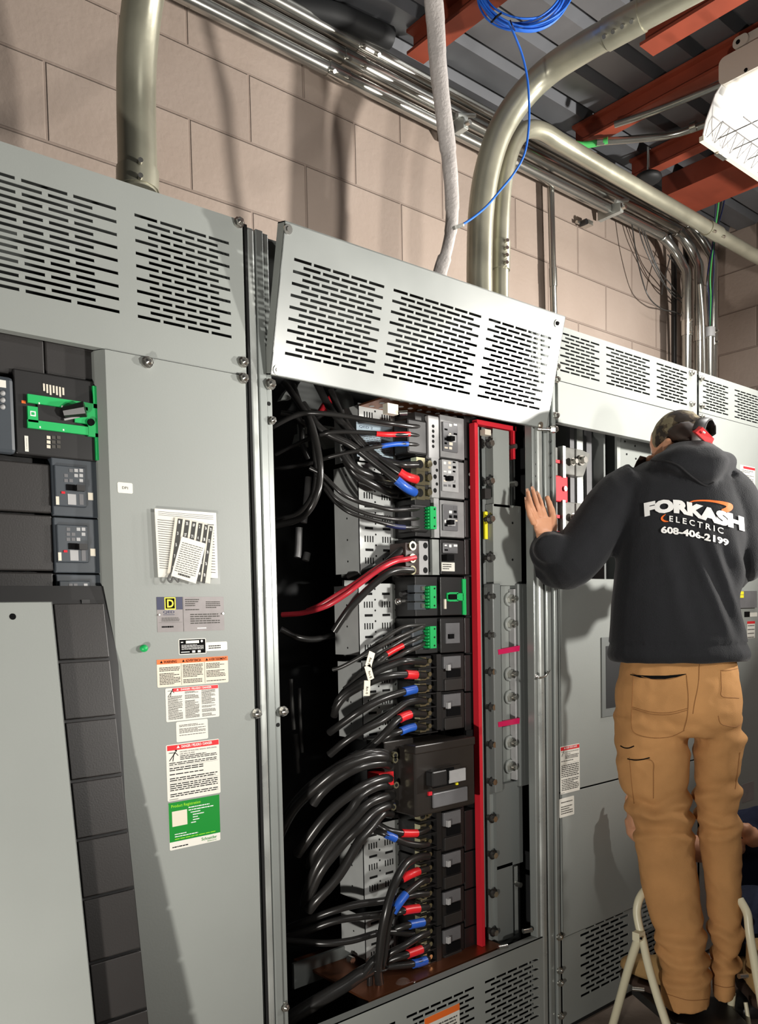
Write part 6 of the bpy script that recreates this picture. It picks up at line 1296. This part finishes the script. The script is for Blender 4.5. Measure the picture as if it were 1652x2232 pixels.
# ---- cap, ear muffs, hair
b = MB(); secs = []
for (t, s2) in ((.008, 1.07), (.02, 1.08), (.045, 1.06), (.075, .92), (.098, .68), (.114, .38), (.119, .1)): secs.append((HD + (hup * (t + .008) - gaze * .018) * HS, hr * .080 * s2 * HS, gaze * .088 * s2 * HS))
loft(b, secs, 'camo', 28, 2.05); fuse(b, 'cap', wk, .004, 'camo', 3, None, 'camouflage cap')
b = MB(); bc = HD + gaze * .085 + hup * .020; vs = []; n = 12
for i in range(n + 1):
    a = math.pi * (i / n); e_ = bc + hr * math.cos(a) * .070; vs += [e_ - gaze * .035 * math.sin(a) * 0, bc + hr * math.cos(a) * .072 + gaze * (.078 * math.sin(a)) - hup * .028 * math.sin(a)]
b.add(vs, [(2 * i, 2 * i + 1, 2 * i + 3, 2 * i + 2) for i in range(n)], 'hair', True); o = part(b, 'cap_brim', wk); sd = o.modifiers.new('t', 'SOLIDIFY'); sd.thickness = .004
b = MB(); loft(b, [(HD - hup * .055 - gaze * .055, hr * .055, gaze * .02), (HD - hup * .03 - gaze * .055, hr * .07, gaze * .036), (HD - hup * .0 - gaze * .045, hr * .078, gaze * .05), (HD + hup * .03 - gaze * .04, hr * .08, gaze * .05)], 'hair', 20, 2); fuse(b, 'hair', wk, .005, 'hair', 2)
b = MB(); loft(b, [(HD - hup * .125 + gaze * .05, hr * .03, gaze * .03), (HD - hup * .09 + gaze * .045, hr * .055, gaze * .048), (HD - hup * .055 + gaze * .04, hr * .069, gaze * .05), (HD - hup * .045 + gaze * .03, hr * .071, gaze * .03)], 'hair', 20, 2); fuse(b, 'beard', wk, .005, 'hair', 2)
MT['muffred'] = mat('red_plastic', rgb(222, 48, 52), .35)
b = MB()
mu = [S(1513, 942, -.062), S(1529, 930, -.062), S(1555, 956, -.045), S(1546, 973, -.045)]; nn_ = (mu[1] - mu[0]).cross(mu[2] - mu[0]).normalized(); nn_ = nn_ if nn_.dot(CAM - mu[0]) > 0 else -nn_
W = [p + nn_ * .012 for p in mu] + [p - nn_ * .03 for p in mu]; b.add(W, [(0, 1, 2, 3), (7, 6, 5, 4)] + [(i, i + 4, (i + 1) % 4 + 4, (i + 1) % 4) for i in range(4)], 'muffred'); b.cyl(S(1532, 941, -.078), S(1537, 944, -.078), .003, 'whiteink', 6); part(b, 'ear_muff', wk, 'red ear muff shell', .004)
b = MB(); b.tube([S(1522, 938, -.04), S(1530, 918, -.01), S(1541, 914, .03), S(1549, 930, .05), S(1550, 950, .04)], [(.018, .005)] * 5, 'black', 10, 5, flat=rdir); part(b, 'ear_muff_band', wk)

# ================================================================ step stool and the lower right corner
st = thing('step_stool', 'cream tubular step stool with black treads under the worker', 'step stool', tuple(Vector((PB.x, PB.y, 0))))
MT['creamtube'] = mat('cream_enamel_tube', rgb(222, 216, 186), .35)
def T_(pts, r, name, label=None): mb_ = MB(); mb_.tube(pts, r, 'creamtube', 12, 5); part(mb_, name, st, label)
def SD(x, y, d): return S(x, y, d)
lt = SD(1395, 2045, -.06)
fl = SD(1452, 2240, -.17); T_([SD(1372, 1960, .06) if False else SD(1428, 1942, .02), SD(1408, 1940, .0), SD(1394, 1958, -.02), SD(1388, 1985, -.03), SD(1392, 2015, -.04), SD(1400, 2045, -.05), SD(1412, 2100, -.08), SD(1432, 2170, -.12), SD(1455, 2240, -.16), SD(1478, 2320, -.20)], .0125, 'front_rail')
T_([SD(1392, 2042, -.045), SD(1370, 2110, -.0), SD(1345, 2200, .06), SD(1325, 2270, .10)], .0135, 'rear_leg')
mb_ = MB(); p = SD(1392, 2040, -.062); mb_.box(p.x - .016, p.x + .016, p.y - .012, p.y + .012, p.z - .012, p.z + .014, 'creamtube'); mb_.cyl(p + Vector((-.012, -.014, 0)), p + Vector((-.012, -.018, 0)), .004, 'ink', 8); part(mb_, 'hinge', st)
T_([SD(1612, 1960, .02), SD(1628, 1990, .0), SD(1632, 2020, -.01), SD(1636, 2050, -.02), SD(1650, 2130, -.06), SD(1668, 2230, -.11), SD(1684, 2320, -.15)], .0125, 'front_rail')
T_([SD(1596, 2165, .05), SD(1588, 2240, .08), SD(1580, 2330, .12)], .011, 'rear_leg')
T_([SD(1625, 2185, .02), SD(1634, 2240, .0)], .006, 'brace')
mb_ = MB(); A = [SD(1376, 2146, .10), SD(1470, 2190, -.11), SD(1655, 2148, -.12), SD(1580, 2112, .10)]
for p in A: p.z = STZ
mb_.add(A + [p - up * .028 for p in A], [(0, 1, 2, 3), (7, 6, 5, 4)] + [(i, i + 4, (i + 1) % 4 + 4, (i + 1) % 4) for i in range(4)], 'black'); part(mb_, 'tread', st, 'black ribbed tread', .004)
mb_ = MB(); p = SD(1378, 2155, .0); mb_.cyl(p, p + Vector((.02, -.03, 0)), .007, 'steel', 8); p = SD(1441, 2196, -.02); mb_.cyl(p, p + Vector((.025, -.02, 0)), .009, 'steel', 8); p = SD(1610, 2128, .0); mb_.cyl(p, p + Vector((.03, -.01, -.004)), .008, 'steel', 8); part(mb_, 'bolt', st)

# ---- coworker crouching behind, mostly hidden by the worker
cw = thing('person', 'crouching coworker in dark clothes mostly hidden behind the worker at right', 'person', tuple(S(1700, 2050, .5)))
b = MB(); hc = S(1716, 1690, .50)
loft(b, [(hc + up * t + fdir * o_, rdir * w_, fdir * d_) for t, w_, d_, o_ in ((-.115, .03, .035, -.04), (-.09, .05, .06, -.02), (-.04, .068, .085, 0), (.02, .075, .095, 0), (.08, .06, .075, 0), (.112, .02, .03, 0))], 'skin', 22, 2)
b.sphere(hc - fdir * .096 - up * .02, (.013, .013, .02), 'skin')
for s_ in (-1, 1): b.sphere(hc + rdir * s_ * .074, (.014, .014, .027), 'skin', 10, 8)
b.tube([hc - up * .08, S(1706, 1800, .5)], [.055, .06], 'skin', 14, 2)
loft(b, [(S(1700, y, .5), rdir * w_, fdir * .09) for y, w_ in ((1775, .10), (1800, .16), (1880, .16), (1980, .15), (2020, .13))], 'skin')
b.tube([S(1650, 1800, .46), S(1560, 1850, .36), S(1440, 1835, .26), S(1390, 1812, .24), S(1379, 1782, .24)], [.05, .046, .043, .036, .03], 'skin', 14, 5)
b.tube([S(1380, 1800, .23), S(1377, 1770, .23), S(1376, 1748, .23)], [(.034, .018), (.036, .016), (.03, .014)], 'skin', 12, 4)
for i in range(4): b.tube([S(1368 + i * 6, 1760, .23), S(1366 + i * 7, 1742, .23), S(1370 + i * 7, 1730, .24)], [.0085, .008, .007], 'skin', 8, 3)
b.tube([S(1690, 1830, .42), S(1650, 1830, .38), S(1626, 1808, .36), S(1614, 1800, .36)], [.045, .036, .024, .016], 'skin', 12, 4)
b.tube([S(1690, 2030, .5), S(1625, 1990, .25), S(1640, 2130, .42)], [.075, .065, .05], 'skin', 14, 5); b.tube([S(1740, 2030, .5), S(1700, 1990, .25), S(1720, 2130, .42)], [.075, .065, .05], 'skin', 14, 5)
fuse(b, 'body', cw, .0055, 'skin', 2)
MT['navyshirt'] = mat('navy_work_shirt', rgb(30, 36, 58), .85, 0, .2, .1, 12, .2, 200); MT['denim'] = mat('dark_denim', rgb(38, 44, 62), .85, 0, .2, .12, 20, .2, 260)
b = MB(); loft(b, [(S(1700, y, .5), rdir * w_, fdir * .105) for y, w_ in ((1768, .09), (1785, .17), (1880, .175), (1980, .17), (2030, .16))], 'navyshirt')
b.tube([S(1690, 1825, .44), S(1655, 1832, .39), S(1634, 1815, .365)], [.06, .05, .036], 'navyshirt', 14, 4); b.tube([S(1668, 1795, .48), S(1600, 1835, .40)], [.066, .056], 'navyshirt', 14, 2)
fuse(b, 'shirt', cw, .007, 'navyshirt', 4, cloth(.006, 8, 8, 5))
b = MB(); b.tube([S(1690, 2030, .5), S(1622, 1985, .24), S(1640, 2140, .42)], [.095, .08, .06], 'denim', 16, 5); b.tube([S(1740, 2030, .5), S(1700, 1985, .24), S(1720, 2140, .42)], [.095, .08, .06], 'denim', 16, 5); b.sphere(S(1712, 2040, .52), (.14, .14, .12), 'denim')
fuse(b, 'jeans', cw, .007, 'denim', 4, cloth(.005, 9, 9, 8))
b = MB()
for q in ((1642, 2150, .42), (1722, 2150, .42)): c = S(*q); b.sphere(Vector((c.x - .05, c.y - .03, .045)), (.12, .07, .045), 'black', 14, 8)
part(b, 'shoe', cw)
b = MB(); loft(b, [(hc + up * t + fdir * .01, rdir * w_, fdir * d_) for t, w_, d_ in ((-.02, .08, .10), (.03, .082, .102), (.08, .068, .085), (.118, .03, .04))], 'hair', 20, 2); fuse(b, 'hair', cw, .006, 'hair', 2)

t = thing('toolbox', 'small red box on the floor behind the step stool at the right edge', 'toolbox', (0, 0, 0)); c = S(1634, 2128, .62); cz = max(.09, c.z)
b = MB(); b.box(c.x - .02, c.x + .22, c.y - .10, c.y + .08, 0, cz, 'redink'); part(b, 'body', t, None, .006)
b = MB(); b.tube([(c.x + .02, c.y, cz), (c.x + .04, c.y, cz + .03), (c.x + .16, c.y, cz + .03), (c.x + .18, c.y, cz)], .007, 'black', 8); part(b, 'handle', t)
